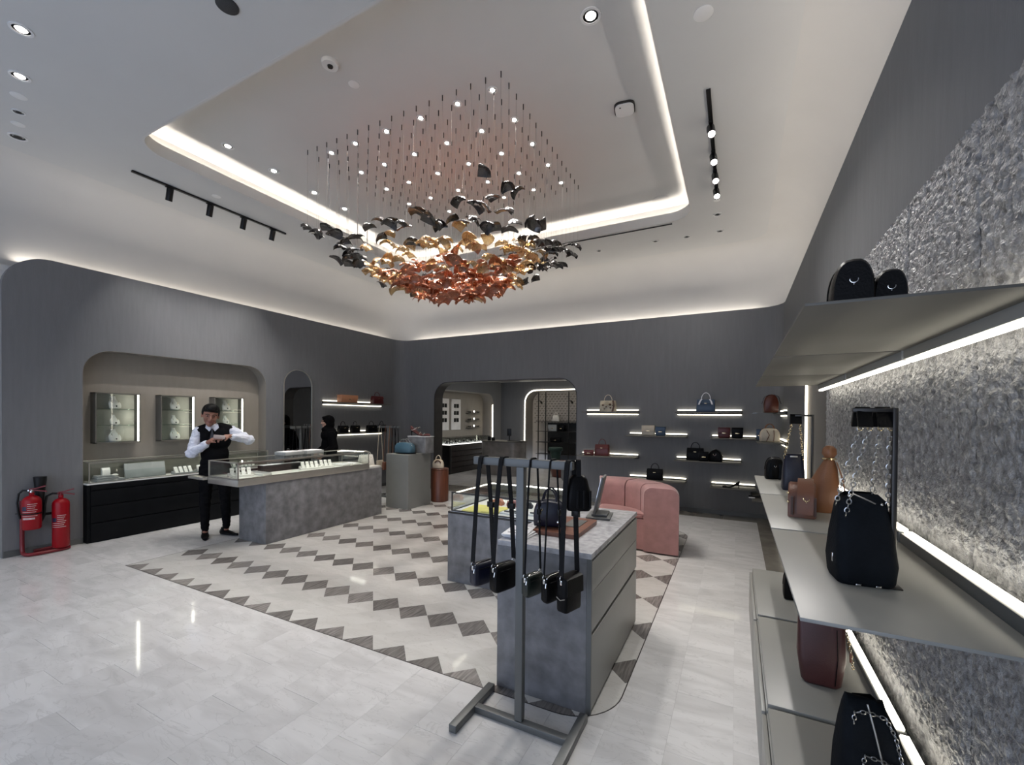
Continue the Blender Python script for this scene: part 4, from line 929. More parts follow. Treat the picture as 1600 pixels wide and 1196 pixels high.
def pump(label, loc, rz, m, solem, trimm=None, s=1.):
    t = thing('high_heel_shoe', label, 'shoe', loc, rz)
    up = []; so = []
    for k in range(13):
        u = k/12; x = -.12+.24*u; zf = (.068*(1-min(1, u/.62))**1.3) if u < .62 else 0.; hw = .012+.026*sin(pi*min(1, u*1.02))**.8*(.8+.5*u); hw = max(.008, hw*(1 if u < .9 else 1-(u-.9)*6)); ht = (.045-.03*min(1, max(0, (u-.05)/.4)))+ (.014 if u > .75 else 0)*(1-(u-.75)*3)
        up.append([(x*s, (hw*cos(a))*s, (zf+.006+max(.006, ht)*max(0, sin(a)))*s) for a in [2*pi*i/12 for i in range(12)]])
        so.append([(x*s, v*hw*1.05*s, (zf+q)*s) for v, q in ((-1, 0), (1, 0), (1, .006), (-1, .006))])
    b = MB(); b.loft(up); b.build('upper', m, t); b = MB(); b.loft(so); b.build('sole', solem, t)
    b = MB(); b.tube([(-.105*s, 0, .066*s), (-.11*s, 0, .03*s), (-.107*s, 0, 0)], [.012*s, .006*s, .005*s], 8); b.build('heel', solem, t)
    if trimm: b = MB(); b.arc((-.06*s, 0, .085*s), .05*s, .004*s, 0, 2*pi, (1, 0, .3), (0, .8, .2), 16, 6); b.tube([(.0, -.03*s, .02*s), (.0, 0, .045*s), (0, .03*s, .02*s)], .006*s, 6); b.tube([(.05*s, -.035*s, .012*s), (.05*s, 0, .032*s), (.05*s, .035*s, .012*s)], .006*s, 6); b.build('straps', trimm, t)
    return t
pump('black high heel pump alone on the lowest right back shelf', (-.06, 7.72, .5005), pi, BLACK, BLACK)
pump('dark flat shoe on the short low corner shelf', (.30, 7.45, .4205), pi, BLACK, BLACK)
dome('brown dome backpack on the thin shelf in the far right corner', (.46, 7.55, 1.6905), .1, .19, .12, .27, COGN, None, 0, None, .75, 0, False, BROWN, lambda t: [strapcap(t, [(s*.03, -.05, .27), (s*.09, -.045, .24), (s*.125, -.03, .13)], .022, BLACK, 'shoulder_strap', .005, (0, 1, 0)) for s in (-1, 1)])
dome('cream bowling bag on the corner shelf below the brown backpack', (.44, 7.42, 1.2625), .05, .26, .13, .20, CREAM, None, .075, TAN, .55, 0, True, BROWN, lambda t: [strapcap(t, [(s*.045, -.075, .17), (s*.03+.02, -.078, .10), (s*.045, -.075, .01)], .010, BROWN, 'piping', .004) for s in (-1, 1)])
boxbag('navy box bag partly behind the cream bowling bag', (.33, 7.72, 1.2625), 0, .10, .09, .17, BLUE)
simple('white_shelf_card', 'small white card on the lit low shelf near the corner', 'card', (.22, 7.36, .421), .1, [('card', PAPER, [(-.04, -.02, 0, .04, .02, .012, .002)])])
# ---- left wall shelves
boxbag('orange-tan trunk bag with straps on the upper left-wall shelf', (-6.98, 6.27, 1.8525), pi/2, .42, .13, .15, SALM, None, None, True)
tote('dark red handbag at the right end of the upper left-wall shelf', (-6.98, 7.08, 1.8525), pi/2, .30, .13, .17, DRED, .09, None, .95, None, True, None, False)
for k, (y, w2) in enumerate(((6.14, .23), (6.45, .21), (6.90, .26), (7.20, .22))):
    tote('black handbag on the lower left-wall shelf, %s from the left' % ['first', 'second', 'third', 'fourth'][k], (-6.96, y, 1.2455), pi/2, w2, .11, .15, BLACK, .085, 'black handbags on the lower left-wall shelf', .92, None, True, None, False)
# ---- plinth goods
dome('sky blue bowling bag with silver handles on the plinth tray', (-5.18, 5.93, .944), .05, .36, .15, .19, SKYB, None, .07, CHROME, .55, 0, False)
pump('dark red strappy heeled sandal with metal studs on the stone riser', (-5.09, 6.24, 1.2365), .2, mat('dark_red_suede', (.09, .022, .02), .7), BLACK, CHROME, 1.6)
tote('small white snakeskin bag at the far end of the stone counter', (-5.36, 5.20, .7905), pi/2-.3, .26, .12, .17, WHITEB, .06, None, .8, None, False)
def scallop(t): b = MB(); b.arc((0, -.062, .10), .05, .012, .2, pi-.2, (1, 0, 0), (0, 0, 1), 12, 6); b.build('front_trim', PRINTB, t)
dome('small cream top-handle bag on the wooden drum plinth', (-4.97, 6.62, .6175), .5, .21, .11, .17, CREAM, None, .085, None, .7, 0, False, GOLD, scallop)
# ---- bag rack by the plinth with thin straps
r2 = rack('pale bag rack hung with thin straps behind the grey plinth', (-6.02, 6.42, 0), .0, .55, 1.40)
for k, (x, m, w, zb) in enumerate(((-.22, CREAM, 'cream', .72), (-.06, BROWN, 'brown', .70), (.05, TAN, 'tan', .70), (.13, BLACK, 'black', .72), (.21, BLACK, 'wide-strapped black', .74))):
    t = thing('hanging_bag', '%s crossbody bag hanging on the rack behind the plinth' % w, 'handbag', (-6.02+x, 6.42, 0), pi/2, 'crossbody bags on the rear rack')
    b = MB(); b.b(-.085, -.03, zb-.16, .085, .03, zb, .015, 3); b.build('body', m, t)
    b = MB(); b.ribbon([(-.08, 0, zb-.01), (-.024, 0, 1.38), (-.02, 0, 1.403), (0, 0, 1.405), (.02, 0, 1.403), (.024, 0, 1.38), (.08, 0, zb-.01)], .012, .004, (0, 1, 0)); b.build('strap', m, t)
r3 = rack('second slim bag rack seen in front of the arched mirror', (-6.85, 5.12, 0), pi/2, .40, 1.40)
for k in range(3):
    t = thing('hanging_bag', 'black crossbody bag on the slim rack by the mirror, %s' % ['left', 'middle', 'right'][k], 'handbag', (-6.85, 5.0+.12*k, 0), 0, 'crossbody bags on the mirror rack')
    b = MB(); b.b(-.08, -.03, .70, .08, .03, .84, .015, 3); b.build('body', BLACK, t)
    b = MB(); b.ribbon([(-.075, 0, .83), (-.024, 0, 1.38), (-.02, 0, 1.403), (0, 0, 1.405), (.02, 0, 1.403), (.024, 0, 1.38), (.075, 0, .83)], .014, .004, (0, 1, 0)); b.build('strap', BLKTEX, t)
# ---- front rack: crossbody bags. long axis runs fore and aft (local x), straps loop over the bar
def crossbody(label, x, zb, L, h, d, rz, sw, m, topz=1.386, flat=True, sm=BLKTEX, body=None):
    t = thing('crossbody_bag', label, 'handbag', (x, 2.0, 0), rz, 'crossbody bags on the front rack')
    zt = zb+h
    if body: body(t, zb, L, h, d)
    else:
        b = MB(); rings = []
        for u, k in ((-L/2, .80), (-L/2+.010, .95), (-L/2+.025, 1), (L/2-.025, 1), (L/2-.010, .95), (L/2, .80)): rings.append([(u, v*k, zb+h/2+q*k) for v, q in rrect(-d/2, -h/2, d/2, h/2, d*.36, 4)])
        b.loft(rings); b.build('body', m, t, angle=50)
        b = MB(); b.tube([(-L/2-.003, -.012, zb+h*.62), (-L/2+.008, -.012, zt-.008), (-L/2+.03, -.012, zt+.001), (L/2-.03, -.012, zt+.001), (L/2-.006, -.012, zt-.010)], .0028, 6); b.build('zip', CHROME, t)
        b = MB(); b.box(-L*.1, -d/2-.001, zt-.03, L*.5, .004, .004, .001); b.build('seam_piping', BLKTEX, t)
    for s in (-1, 1):
        xr = s*(L/2-.002); b = MB(); b.arc((xr, 0, zt-.002), .011, .0025, 0, 2*pi, (1, 0, 0), (0, 0, 1), 12, 6); b.b(xr-.005, -.006, zt-.035, xr+.005, .006, zt-.012, .002); b.build('strap_ring', CHROME, t)
    b = MB(); P = [(-L/2, 0, zt+.006), (-L/2*.55-.012, 0, zt+(topz-zt)*.55), (-.030, 0, topz-.05), (-.024, 0, topz-.006), (-.015, 0, topz+.003), (0, 0, topz+.004), (.015, 0, topz+.003), (.024, 0, topz-.006), (.030, 0, topz-.05), (L/2*.55+.012, 0, zt+(topz-zt)*.55), (L/2, 0, zt+.006)]
    if flat: b.ribbon(P, sw, .004, (0, 1, 0))
    else: b.tube(P, sw/2, 6)
    b.build('strap', sm, t)
    b = MB(); b.b(L/2*.55+.004, -sw*.75, zt+(topz-zt)*.5, L/2*.55+.022, sw*.75, zt+(topz-zt)*.5+.03, .002); b.build('strap_slider', BLKPL, t)
    return t
A = radians(72)
crossbody('navy-black box crossbody at the left end of the front rack', -1.200, .700, .145, .125, .058, A, .030, NAVY)
crossbody('black trapezoid crossbody second from the left on the front rack', -1.075, .690, .150, .145, .064, A, .030, BLACK)
crossbody('small dark green-black crossbody just right of the rack post', -.907, .695, .118, .115, .050, A, .012, mat('bottle_black_leather', (.006, .012, .010), .35), 1.386, False)
crossbody('small black crossbody with silver rings, middle right of the rack', -.800, .688, .125, .135, .046, A, .010, BLACK, 1.386, False)
def flapbody(t, zb, L, h, d):
    b = MB(); b.loft([[(u, v*k, zb+z) for u, v in rrect(-L/2*k, -d/2, L/2*k, d/2, .012, 3)] for z, k in ((0, .94), (.01, 1), (h*.8, 1.02), (h*.97, .95), (h, .85))]); b.build('body', BLACK, t, angle=50)
    b = MB(); b.ribbon([(0, d/2*.9, zb+h*.93), (0, d/2*.9, zb+h*.985), (0, 0, zb+h+.006), (0, -d/2-.004, zb+h*.97), (0, -d/2-.006, zb+h*.5)], L*1.0, .006, (1, 0, 0)); b.build('flap', BLACK, t)
    b = MB(); b.tube([(-L/2-.003, -d*.4, zb+h*.42), (-L/2-.006, 0, zb+h*.36), (-L/2-.003, d*.4, zb+h*.42)], .0022, 6); b.build('gusset_piping', FROST, t); b = MB(); b.tube([(L/2, -.01, zb+h*.62), (L/2+.02, -.01, zb+h*.60)], .003, 6); b.build('zip_pull', CHROME, t)
crossbody('larger black flap crossbody at the right end of the front rack', -.712, .668, .125, .165, .062, A, .028, BLACK, 1.386, True, BLKTEX, flapbody)
t = thing('small_backpack', 'black ribbed bucket bag hanging short from the right end of the rack', 'handbag', (-.682, 2.03, 0), radians(25))
b = MB(); b.loft([ringrr(.105, .09, 1.150, .02), ringrr(.125, .105, 1.165, .025), ringrr(.115, .095, 1.24, .025), ringrr(.085, .07, 1.30, .02), ringrr(.055, .045, 1.318, .015)]); b.build('body', BLACK, t, angle=50)
b = MB(); [b.b(-.012+.03*k, -.056, 1.165, -.002+.03*k, -.048, 1.25, .002) for k in range(3)]; b.build('pleats', BLKTEX, t)
b = MB(); b.ribbon([(0, -.03, 1.312), (0, -.024, 1.37), (0, -.015, 1.391), (0, 0, 1.393), (0, .012, 1.391), (0, .022, 1.36), (0, .03, 1.312)], .022, .004, (1, 0, 0)); b.build('top_loop', BLKTEX, t)
def satch(t):
    emblem(t, -.052, -.062, .115, .013, GOLD); b = MB(); b.tube([(-.055, -.058, .17), (-.054, -.064, .13)], .003, 6); b.build('charm_strap', BLACK, t)
    b = MB(); [b.ball((s*.06, -.06, .035), .010, .006, .012, 8) for s in (-1, 1)]; b.build('side_stud', CHROME, t)
dome('navy dome satchel with arched handles standing on the brown board', (-1.06, 2.60, .901), .25, .205, .115, .165, NAVY, None, .085, NAVY, .6, 0, True, NAVY, satch)
# ---- slate wall shelves
dome('larger black round-topped bag with horseshoe emblem on the high slate shelf', (.285, 1.56, 1.8745), -.08, .098, .20, .165, BLACK, None, 0, None, .7, .009, False, BLACK)
dome('smaller black round-topped bag with horseshoe emblem on the high slate shelf', (.372, 1.58, 1.8745), -.08, .076, .16, .135, BLACK, None, 0, None, .6, .008, False, BLACK)
def chain(pts, L, name, t, m=CHAINM, r=.0016, lw=.0052):
    P = [Vector(p) for p in pts]; seg = [(P[i+1]-P[i]).length for i in range(len(P)-1)]; tot = sum(seg); n = int(tot/L); b = MB()
    for k in range(n):
        s = (k+.5)*tot/n; i = 0
        while s > seg[i]: s -= seg[i]; i += 1
        d = (P[i+1]-P[i]).normalized(); c = P[i]+d*s; u = d.orthogonal().normalized(); v = d.cross(u); w2 = u*cos(k*pi/2+.5)+v*sin(k*pi/2+.5)
        b.tube([c+d*L*.62*cos(a)+w2*lw*sin(a) for a in [2*pi*q/8 for q in range(8)]], r, 4, True)
    o = b.build(name, m, t, angle=80); o['kind'] = 'stuff'; return o
def padstrap(t, x0, x1, y, z0, z1, m=BLACK, post=None):
    b = MB(); b.ribbon([((x0), y-.03, z0), (x0, y-.012, z1-.006), (x0, y, z1), (x0, y+.012, z1-.006), (x0, y+.03, z0)], x1-x0, .006, (1, 0, 0)); return b.build('shoulder_pad', m, t)
def stand(label, loc, h, hookx):
    t = thing('bag_display_stand', label, 'display stand', loc); b = MB(); b.b(-.03, -.035, 0, .05, .035, .004, .001); b.b(.028, -.012, .004, .040, .012, h, .002); b.b(hookx, -.006, h-.012, .04, .006, h, .002); b.build('post', METAL_DK, t); return t
stand('dark metal display stand holding up the chain tote straps', (.356, 1.555, 1.1385), .495, -.06)
t = thing('chain_tote', 'large black slouchy tote with silver chain straps on the middle slate shelf', 'handbag', (.322, 1.57, 1.1385), .10)
b = MB()
def topw(x): return .228+.030*cos(x*30)+.012*sin(x*70+1)
rings = []
for z, w2, d, yo in ((0, .128, .118, 0), (.012, .136, .130, 0), (.06, .143, .140, 0), (.13, .134, .118, .003), (.215, .118, .075, .006)): rings.append([(u, v+yo, z) for u, v in rrect(-w2/2, -d/2, w2/2, d/2, .025, 5)])
last = [(u, v*.55, .248+.024*cos(u*42)) for u, v, z in rings[-1]]; rings.append([(u*.98, v, z) for u, v, z in last]); b.loft(rings); b.build('body', BLACKS, t, angle=70)
b = MB(); b.tube([(-.03, -.034, .252), (.0, -.038, .238), (.022, -.036, .227)], .0022, 6); b.ball((.038, -.030, .225), .004); b.ball((-.035, -.03, .245), .006); b.build('turn_lock', CHROME, t)
b = MB(); [b.b(x, -.070, .003, x+.012, -.064, .008, .001) for x in (-.03, .015)]; b.b(-.072, -.02, .05, -.068, -.012, .075, .001); b.build('foot_studs', CHROME, t)
zt = .235
ZP = .478; px = [-.012, .010, .034, .056]
anch = [(-.066, -.02, .215), (-.046, -.034, .185), (.030, .02, .215), (.055, -.02, .205)]
for k in range(4):
    chain([anch[k], ((anch[k][0]*.45+px[k]*.55), anch[k][1]*.5-.01, .34), (px[k], -.026, ZP-.036)], .0125, 'chain_strap', t)
for k in (0, 2):
    b = MB(); x0 = px[k]-.012; b.ribbon([((x0+.023), -.028, ZP-.038), (x0+.023, -.016, ZP+.006), (x0+.023, -.004, ZP+.016), (x0+.023, .012, ZP+.006), (x0+.023, .026, ZP-.036)], .034, .009, (1, 0, 0)); b.build('shoulder_pad', BLACK, t)
b = MB(); [b.arc((x, -.027, ZP-.040), .006, .002, 0, 2*pi, (1, 0, 0), (0, 0, 1), 10, 5) for x in px]; b.build('gold_ring', GOLD, t)
# saddle bag
t = thing('saddle_bag', 'brown rounded saddle bag with horseshoe emblem on the middle slate shelf', 'handbag', (.283, 2.47, 1.1385), -.12)
P = [(-.0, 0), (.165, 0), (.185, .03), (.185, .09)]+[(.10+.085*cos(a), .09+.065*sin(a)) for a in [k*pi/10 for k in range(1, 10)]]+[(.015, .09), (.0, .04)]
b = MB(); b.loft([[(x, -.06+u*k+.06*(1-k), .001+v*k+.05*(1-k)) for u, v in P] for x, k in ((-.055, .93), (-.048, 1), (.048, 1), (.055, .93))]); b.build('body', BROWN, t, angle=50)
b = MB(); b.ribbon([(.014, .08, .168), (.014, .0, .163), (.014, -.05, .14), (.014, -.072, .10), (.014, -.074, .02)], .064, .006, (1, 0, 0)); b.build('flap', BROWN, t)
[(lambda b: b.build('gusset', mat('dark_brown_edge', (.05, .02, .012), .5), t))(MB().ribbon([(x, -.066, .10), (x, -.07, .015)], .009, .02, (1, 0, 0))) for x in (-.038, .052)]
emblem(t, .018, -.080, .095, .012, GOLD); b = MB(); b.ball((-.053, -.05, .07), .006); b.ball((-.054, -.04, .11), .006); b.build('side_stud', GOLD, t)
# tan gathered bag
t = thing('gathered_hobo_bag', 'tan gathered hobo bag with a knotted top behind the saddle bag', 'handbag', (.385, 2.66, 1.1385), -.1)
b = MB(); rings = []
for z, w2, d, xo in ((0, .150, .12, -.01), (.01, .158, .13, -.01), (.07, .150, .125, -.004), (.15, .118, .09, .012), (.21, .082, .06, .024), (.25, .050, .045, .030), (.262, .040, .036, .031)):
    rings.append([(xo+w2/2*cos(a)*(1+.05*cos(7*a)*(z/.26)), d/2*sin(a)*(1+.05*cos(7*a)*(z/.26)), z) for a in [2*pi*i/28 for i in range(28)]])
b.loft(rings); b.build('body', TAN, t, angle=60)
b = MB(); rings = [[(.031+w2/2*cos(a)*(1+.16*cos(5*a+1)), w2/2*sin(a), z) for a in [2*pi*i/20 for i in range(20)]] for z, w2 in ((.268, .034), (.29, .058), (.315, .052), (.33, .026))]; b.loft(rings); b.build('gathered_top', TAN, t, angle=60)
b = MB(); b.tube([(.031+.026*cos(a), .026*sin(a), .264) for a in [2*pi*i/16 for i in range(16)]], .005, 6, True); b.build('gold_collar', GOLD, t)
b = MB(); b.ribbon([(.06, -.02, .25), (.085, -.01, .17), (.10, .0, .08), (.085, .0, .02)], .022, .005, (0, 1, 0)); b.build('strap', TAN, t)
# navy chain tote
stand('slim dark display stand behind the navy chain tote', (.395, 3.30, 1.1385), .49, -.06)
t = thing('chain_tote', 'navy tapered tote with gold chain straps further along the middle slate shelf', 'handbag', (.335, 3.36, 1.1385), 0)
b = MB(); b.loft([ringrr(.120, .11, 0, .02), ringrr(.130, .12, .012, .025), ringrr(.122, .10, .12, .025), ringrr(.105, .06, .215, .02), ringrr(.10, .035, .235, .012)]); b.build('body', NAVY, t, angle=60)
b = MB(); b.b(-.02, -.035, .214, .02, -.03, .224, .001); b.build('top_plate', FROST, t)
for s, px2 in ((-1, -.012), (1, .030)): chain([(s*.052, -.02, .20), ((s*.05+px2)/2, -.02, .34), (px2, -.02, .435)], .014, 'chain_strap', t, GOLD, .002, .006)
b = MB(); b.ribbon([(.01, -.024, .43), (.01, -.014, .478), (.01, 0, .490), (.01, .014, .478), (.01, .024, .43)], .062, .008, (1, 0, 0)); b.build('shoulder_pad', BLACK, t)
# black backpack at the far end
dome('black quilted backpack at the far end of the middle slate shelf', (.265, 3.90, 1.1385), .1, .125, .10, .165, BLACK, None, 0, None, .6, .007, False, BLACK, lambda t: [strapcap(t, [(s*.03, -.052, .12), (s*.035, -.058, .06), (s*.03, -.052, .01)], .02, BLACKS, 'front_panel', .01) for s in (-1, 1)])
simple('price_card_holder', 'small black-edged card holder beyond the tan bag', 'card holder', (.44, 3.0, 1.1385), 0, [('card', PAPER, [(-.02, -.003, 0, .02, .003, .10, .001)]), ('edge', BLKPL, [(-.028, -.005, 0, -.021, .005, .105, .001), (-.028, -.005, .1005, .02, .005, .107, .001)])])
# low cabinet bags
t = thing('chain_tote', 'burgundy tote with a gold chain on the low slate cabinet', 'handbag', (.362, 2.45, .3805), -.05)
b = MB(); b.loft([ringrr(.13, .09, 0, .02), ringrr(.155, .11, .014, .03), ringrr(.185, .11, .12, .03), ringrr(.182, .07, .25, .02), ringrr(.178, .04, .31, .012)]); b.build('body', BURG, t, angle=60)
b = MB(); b.ribbon([(.05, -.056, .02), (.058, -.060, .14), (.055, -.044, .27)], .003, .003, (1, 0, 0)); b.build('seam', BLACK, t)
chain([(.088, -.02, .30), (.100, -.025, .22), (.112, -.025, .15), (.118, -.02, .10)], .013, 'chain_strap', t, GOLD, .002, .0055)
b = MB(); b.b(.104, -.03, .13, .114, -.02, .18, .002); b.build('hang_tag', BROWN, t)
dome('dark round bag on the far bay of the low slate cabinet', (.36, 3.50, .3805), 0, .12, .12, .20, BLACK, None, 0, None, .6, 0, False, BLACK)
t = thing('suede_shoulder_bag', 'black suede folded shoulder bag with chain handles on the low slate cabinet', 'handbag', (.405, 1.80, .3805), .15)
b = MB(); rings = []
for z, w2, d, xo in ((0, .18, .12, 0), (.015, .195, .135, 0), (.12, .185, .12, -.002), (.22, .15, .09, -.012), (.28, .115, .07, -.022)): rings.append([(u+xo, v, z) for u, v in rrect(-w2/2, -d/2, w2/2, d/2, .03, 5)])
rings.append([(u*.9-.002, v*.5, .318+.022*cos((u+.02)*75)) for u, v, z in rings[-1]]); b.loft(rings); b.build('body', BLACKS, t, angle=70)
b = MB(); b.tube([(-.022, -.030, .30), (-.008, -.052, .22), (.010, -.066, .12)], .003, 6); b.build('zip', FROST, t)
chain([(-.065, -.05, .24), (-.062, -.045, .275), (-.03, -.05, .285), (.02, -.05, .275), (.045, -.052, .22), (.06, -.06, .14), (.075, -.065, .08)], .0125, 'chain_strap', t)
chain([(-.045, -.066, .12), (-.04, -.066, .155), (.0, -.07, .150), (.05, -.07, .135), (.09, -.066, .10)], .0125, 'chain_strap', t)
# ================================================================== people
def remeshed(name, prims, voxel, m, parent, smooth=4, keep=.6, wr=0.):
    b = MB()
    for q in prims:
        if q[0] == 'c':
            _, p0, p1, r0, r1 = q; p0, p1 = Vector(p0), Vector(p1)
            b.tube([p0, p1], [r0, r1], 14); b.ball(p0, r0, n=14); b.ball(p1, r1, n=14)
        else:
            _, c, r, *rot = q; mt = None
            if rot: mt = Matrix.Rotation(rot[0][2], 3, 'Z') @ Matrix.Rotation(rot[0][1], 3, 'Y') @ Matrix.Rotation(rot[0][0], 3, 'X')
            b.ball(c, r[0], r[1], r[2], 18, mt)
    o = b.build(name+'_src', m); md = o.modifiers.new('r', 'REMESH'); md.mode = 'VOXEL'; md.voxel_size = voxel
    ms = o.modifiers.new('s', 'SMOOTH'); ms.factor = keep; ms.iterations = smooth
    dg = bpy.context.evaluated_depsgraph_get(); dg.update(); me = bpy.data.meshes.new_from_object(o.evaluated_get(dg)); bpy.data.objects.remove(o)
    if wr:                                        # soft cloth folds, across the limb
        for v in me.vertices:
            c = v.co; v.co = c+v.normal*wr*(noise.noise((c.x*16, c.y*16, c.z*34))+.6*noise.noise((c.x*40, c.y*40, c.z*60+3)))
    me.name = name; me.materials.clear(); me.materials.append(m); me.polygons.foreach_set('use_smooth', [True]*len(me.polygons))
    o = bpy.data.objects.new(name, me); COL.objects.link(o); o.parent = parent; return o
def hand(P, wrist, d, n, curl=.5, s=1., thumb=1):
    """palm and five fingers; d along the hand, n the palm side, thumb on +/- side"""
    d = Vector(d).normalized(); n = Vector(n); n = (n-d*n.dot(d)).normalized(); w = d.cross(n)*thumb; W = Vector(wrist)
    P.append(('c', W, W+d*.05*s, .022*s, .028*s)); 
    for k in (-1, 0, 1): P.append(('c', W+d*.03*s+w*k*.016*s, W+d*.085*s+w*k*.021*s, .017*s, .014*s))
    for k, L in ((-1.5, .062), (-.5, .072), (.5, .078), (1.5, .070)):
        b0 = W+d*.085*s+w*k*.0175*s; a = curl; p = b0
        for f, r in ((.45, .0092), (.32, .0085), (.25, .0078)):
            dd = (d*cos(a)+n*sin(a)+w*k*.05).normalized(); q = p+dd*L*f*s*1.05; P.append(('c', p, q, r*s, r*.93*s)); p = q; a += curl
    p = W+d*.03*s+w*.026*s; dd = (d*.55+w*.75+n*.35).normalized(); q = p+dd*.035*s; P.append(('c', p, q, .0125*s, .0105*s)); dd = (d*.8+w*.25+n*.5).normalized(); P.append(('c', q, q+dd*.032*s, .010*s, .0085*s))
def headprims(c, s=1., yaw=0., tilt=0., nod=0.):
    R = Matrix.Rotation(yaw, 3, 'Z') @ Matrix.Rotation(tilt, 3, 'Y') @ Matrix.Rotation(nod, 3, 'X'); c = Vector(c)
    f = lambda x, y, z: c+R @ Vector((x*s, y*s, z*s)); rot = (nod, tilt, yaw); P = []
    e = lambda p, r: P.append(('e', f(*p), [q*s for q in r], rot))
    e((0, .012, .030), (.074, .093, .088)); e((0, -.018, -.018), (.063, .072, .085)); e((0, -.045, -.078), (.040, .040, .032)); e((0, -.060, -.100), (.022, .020, .016))
    e((0, -.083, -.052), (.024, .014, .014)); e((0, -.086, .030), (.052, .014, .014))
    P.append(('c', f(0, -.088, .022), f(0, -.108, -.022), .0085*s, .0135*s)); e((-.012, -.096, -.024), (.009, .009, .008)); e((.012, -.096, -.024), (.009, .009, .008))
    for k in (-1, 1): e((k*.076, .010, -.005), (.011, .022, .033)); e((k*.038, -.072, -.020), (.020, .018, .018))
    return P, f, R
def facebits(t, f, s, R, brows=True):
    eye = mat('eye_white', (.22, .19, .18), .3); iris = mat('dark_iris', (.012, .007, .005), .15); lip = mat('lip', (.22, .075, .065), .45)
    for k in (-1, 1):
        b = MB(); b.ball(f(k*.031, -.080, .008), .0105*s, .009*s, .0042*s, 10, R); o = b.build('eye', eye, t)
        b = MB(); b.ball(f(k*.031, -.0872, .008), .0070*s, .004*s, .0055*s, 8, R); b.build('iris', iris, o)
        if brows: b = MB(); b.tube([f(k*.014, -.0985, .027), f(k*.032, -.098, .033), f(k*.050, -.086, .027)], .0042*s, 6); b.build('eyebrow', HAIR, t)
    b = MB(); b.tube([f(-.022, -.090, -.056), f(-.008, -.0975, -.053), f(0, -.098, -.054), f(.008, -.0975, -.053), f(.022, -.090, -.056)], .0038*s, 6); b.tube([f(-.020, -.090, -.058), f(0, -.097, -.063), f(.020, -.090, -.058)], .0045*s, 6); b.build('mouth', lip, t)
# ---- the shop assistant
man = thing('person', 'man in a white shirt and black waistcoat standing at the counter, looking at his hands', 'person', (-6.03, 3.25, 0), radians(60))
HC = (-.048, -.045, 1.585)
P, f, R = headprims(HC, 1.16, .10, .12, .22)
P += [('c', (-.025, .0, 1.36), (-.040, -.012, 1.53), .054, .050)]
SL, SR, EL, ER, WL, WR = (-.175, .0, 1.375), (.175, .0, 1.385), (-.245, -.05, 1.10), (.375, -.115, 1.265), (-.055, -.27, 1.255), (.165, -.285, 1.325)
hand(P, WL, (.75, -.25, .45), (.5, .1, -.6), .42, 1.0, -1)
hand(P, WR, (-.85, -.25, -.12), (-.2, .2, -.9), .42, 1.0, 1)
for a, b2, c, ra, rb, rc in ((SL, EL, WL, .040, .034, .026), (SR, ER, WR, .040, .034, .026)): P += [('c', a, b2, ra, rb), ('c', b2, c, rb, rc)]
P += [('c', (0, 0, 1.34), (0, 0, .95), .075, .075), ('c', SL, SR, .05, .05)]
HLp, HRp, KL, KR, AL, AR2 = (-.085, 0, .89), (.095, 0, .89), (-.105, -.025, .48), (.115, -.02, .49), (-.105, .01, .08), (.125, .035, .08)
for a, b2, c in ((HLp, KL, AL), (HRp, KR, AR2)): P += [('c', a, b2, .062, .044), ('c', b2, c, .044, .032)]
body = remeshed('body', P, .0062, SKIN, man, 3, .45)
facebits(man, f, 1.16, R)
hp = []
e = lambda p, r: hp.append(('e', f(*p), [q*1.18 for q in r], (.22, .12, .10)))
e((0, .018, .062), (.080, .095, .066)); e((0, -.055, .092), (.060, .045, .032)); e((0, .062, .02), (.070, .052, .075)); e((-.072, .020, .030), (.014, .045, .048)); e((.072, .020, .030), (.014, .045, .048)); e((.0, -.045, .112), (.055, .045, .022)); e((0, -.072, .088), (.050, .02, .018))
remeshed('hair', hp, .0075, HAIR, man, 3)
SHIRT = mat('white_shirt_cotton', (.62, .64, .72), .75, var=.05, scale=14, bump=.35, bscale=26)
sp = [('c', SL, EL, .066, .060), ('c', EL, (-.09, -.235, 1.225), .060, .043), ('c', SR, ER, .066, .060), ('c', ER, (.20, -.262, 1.312), .060, .044), ('e', EL, (.068, .066, .06)), ('e', ER, (.066, .066, .064)), ('c', (-.11, 0, 1.39), (.11, 0, 1.395), .058, .058), ('e', (0, 0, 1.25), (.155, .10, .16)), ('c', (-.028, .004, 1.40), (-.034, -.004, 1.455), .066, .060)]
for k, (a, b2, s) in enumerate(((SL, EL, -1), (SR, ER, 1))):
    for j in range(4): q = Vector(a).lerp(Vector(b2), .3+.2*j); sp.append(('e', q+Vector((s*.012, -.012 if j % 2 else .012, 0)), (.058, .058, .022), (0, .4*s, 0)))
remeshed('shirt', sp, .0075, SHIRT, man, 2, .5, .011)
VEST = mat('black_waistcoat', (.004, .004, .005), .8, var=.2, scale=20, spec=.08)
vp = [('e', (0, .006, 1.27), (.185, .125, .17)), ('e', (0, .010, 1.08), (.158, .112, .16)), ('e', (0, .010, .97), (.165, .115, .12)), ('c', (-.145, .006, 1.378), (-.062, .016, 1.425), .078, .068), ('c', (.145, .006, 1.388), (.062, .016, 1.425), .078, .068), ('e', (-.085, -.02, 1.33), (.085, .095, .10)), ('e', (.085, -.02, 1.33), (.085, .095, .10)), ('e', (0, .03, 1.33), (.165, .09, .10))]
remeshed('waistcoat', vp, .009, VEST, man, 4)
b = MB()
for k in (-1, 1): b.prism([(-.028+k*.006, -.0), (-.028+k*.062, .060), (-.028+k*.072, .012), (-.028+k*.030, -.035)], lambda u, v, q: (u, -.088+q-.25*max(0, v-.0)*-.6, 1.415+v), -.008, 0)
b.build('collar', SHIRT, man)
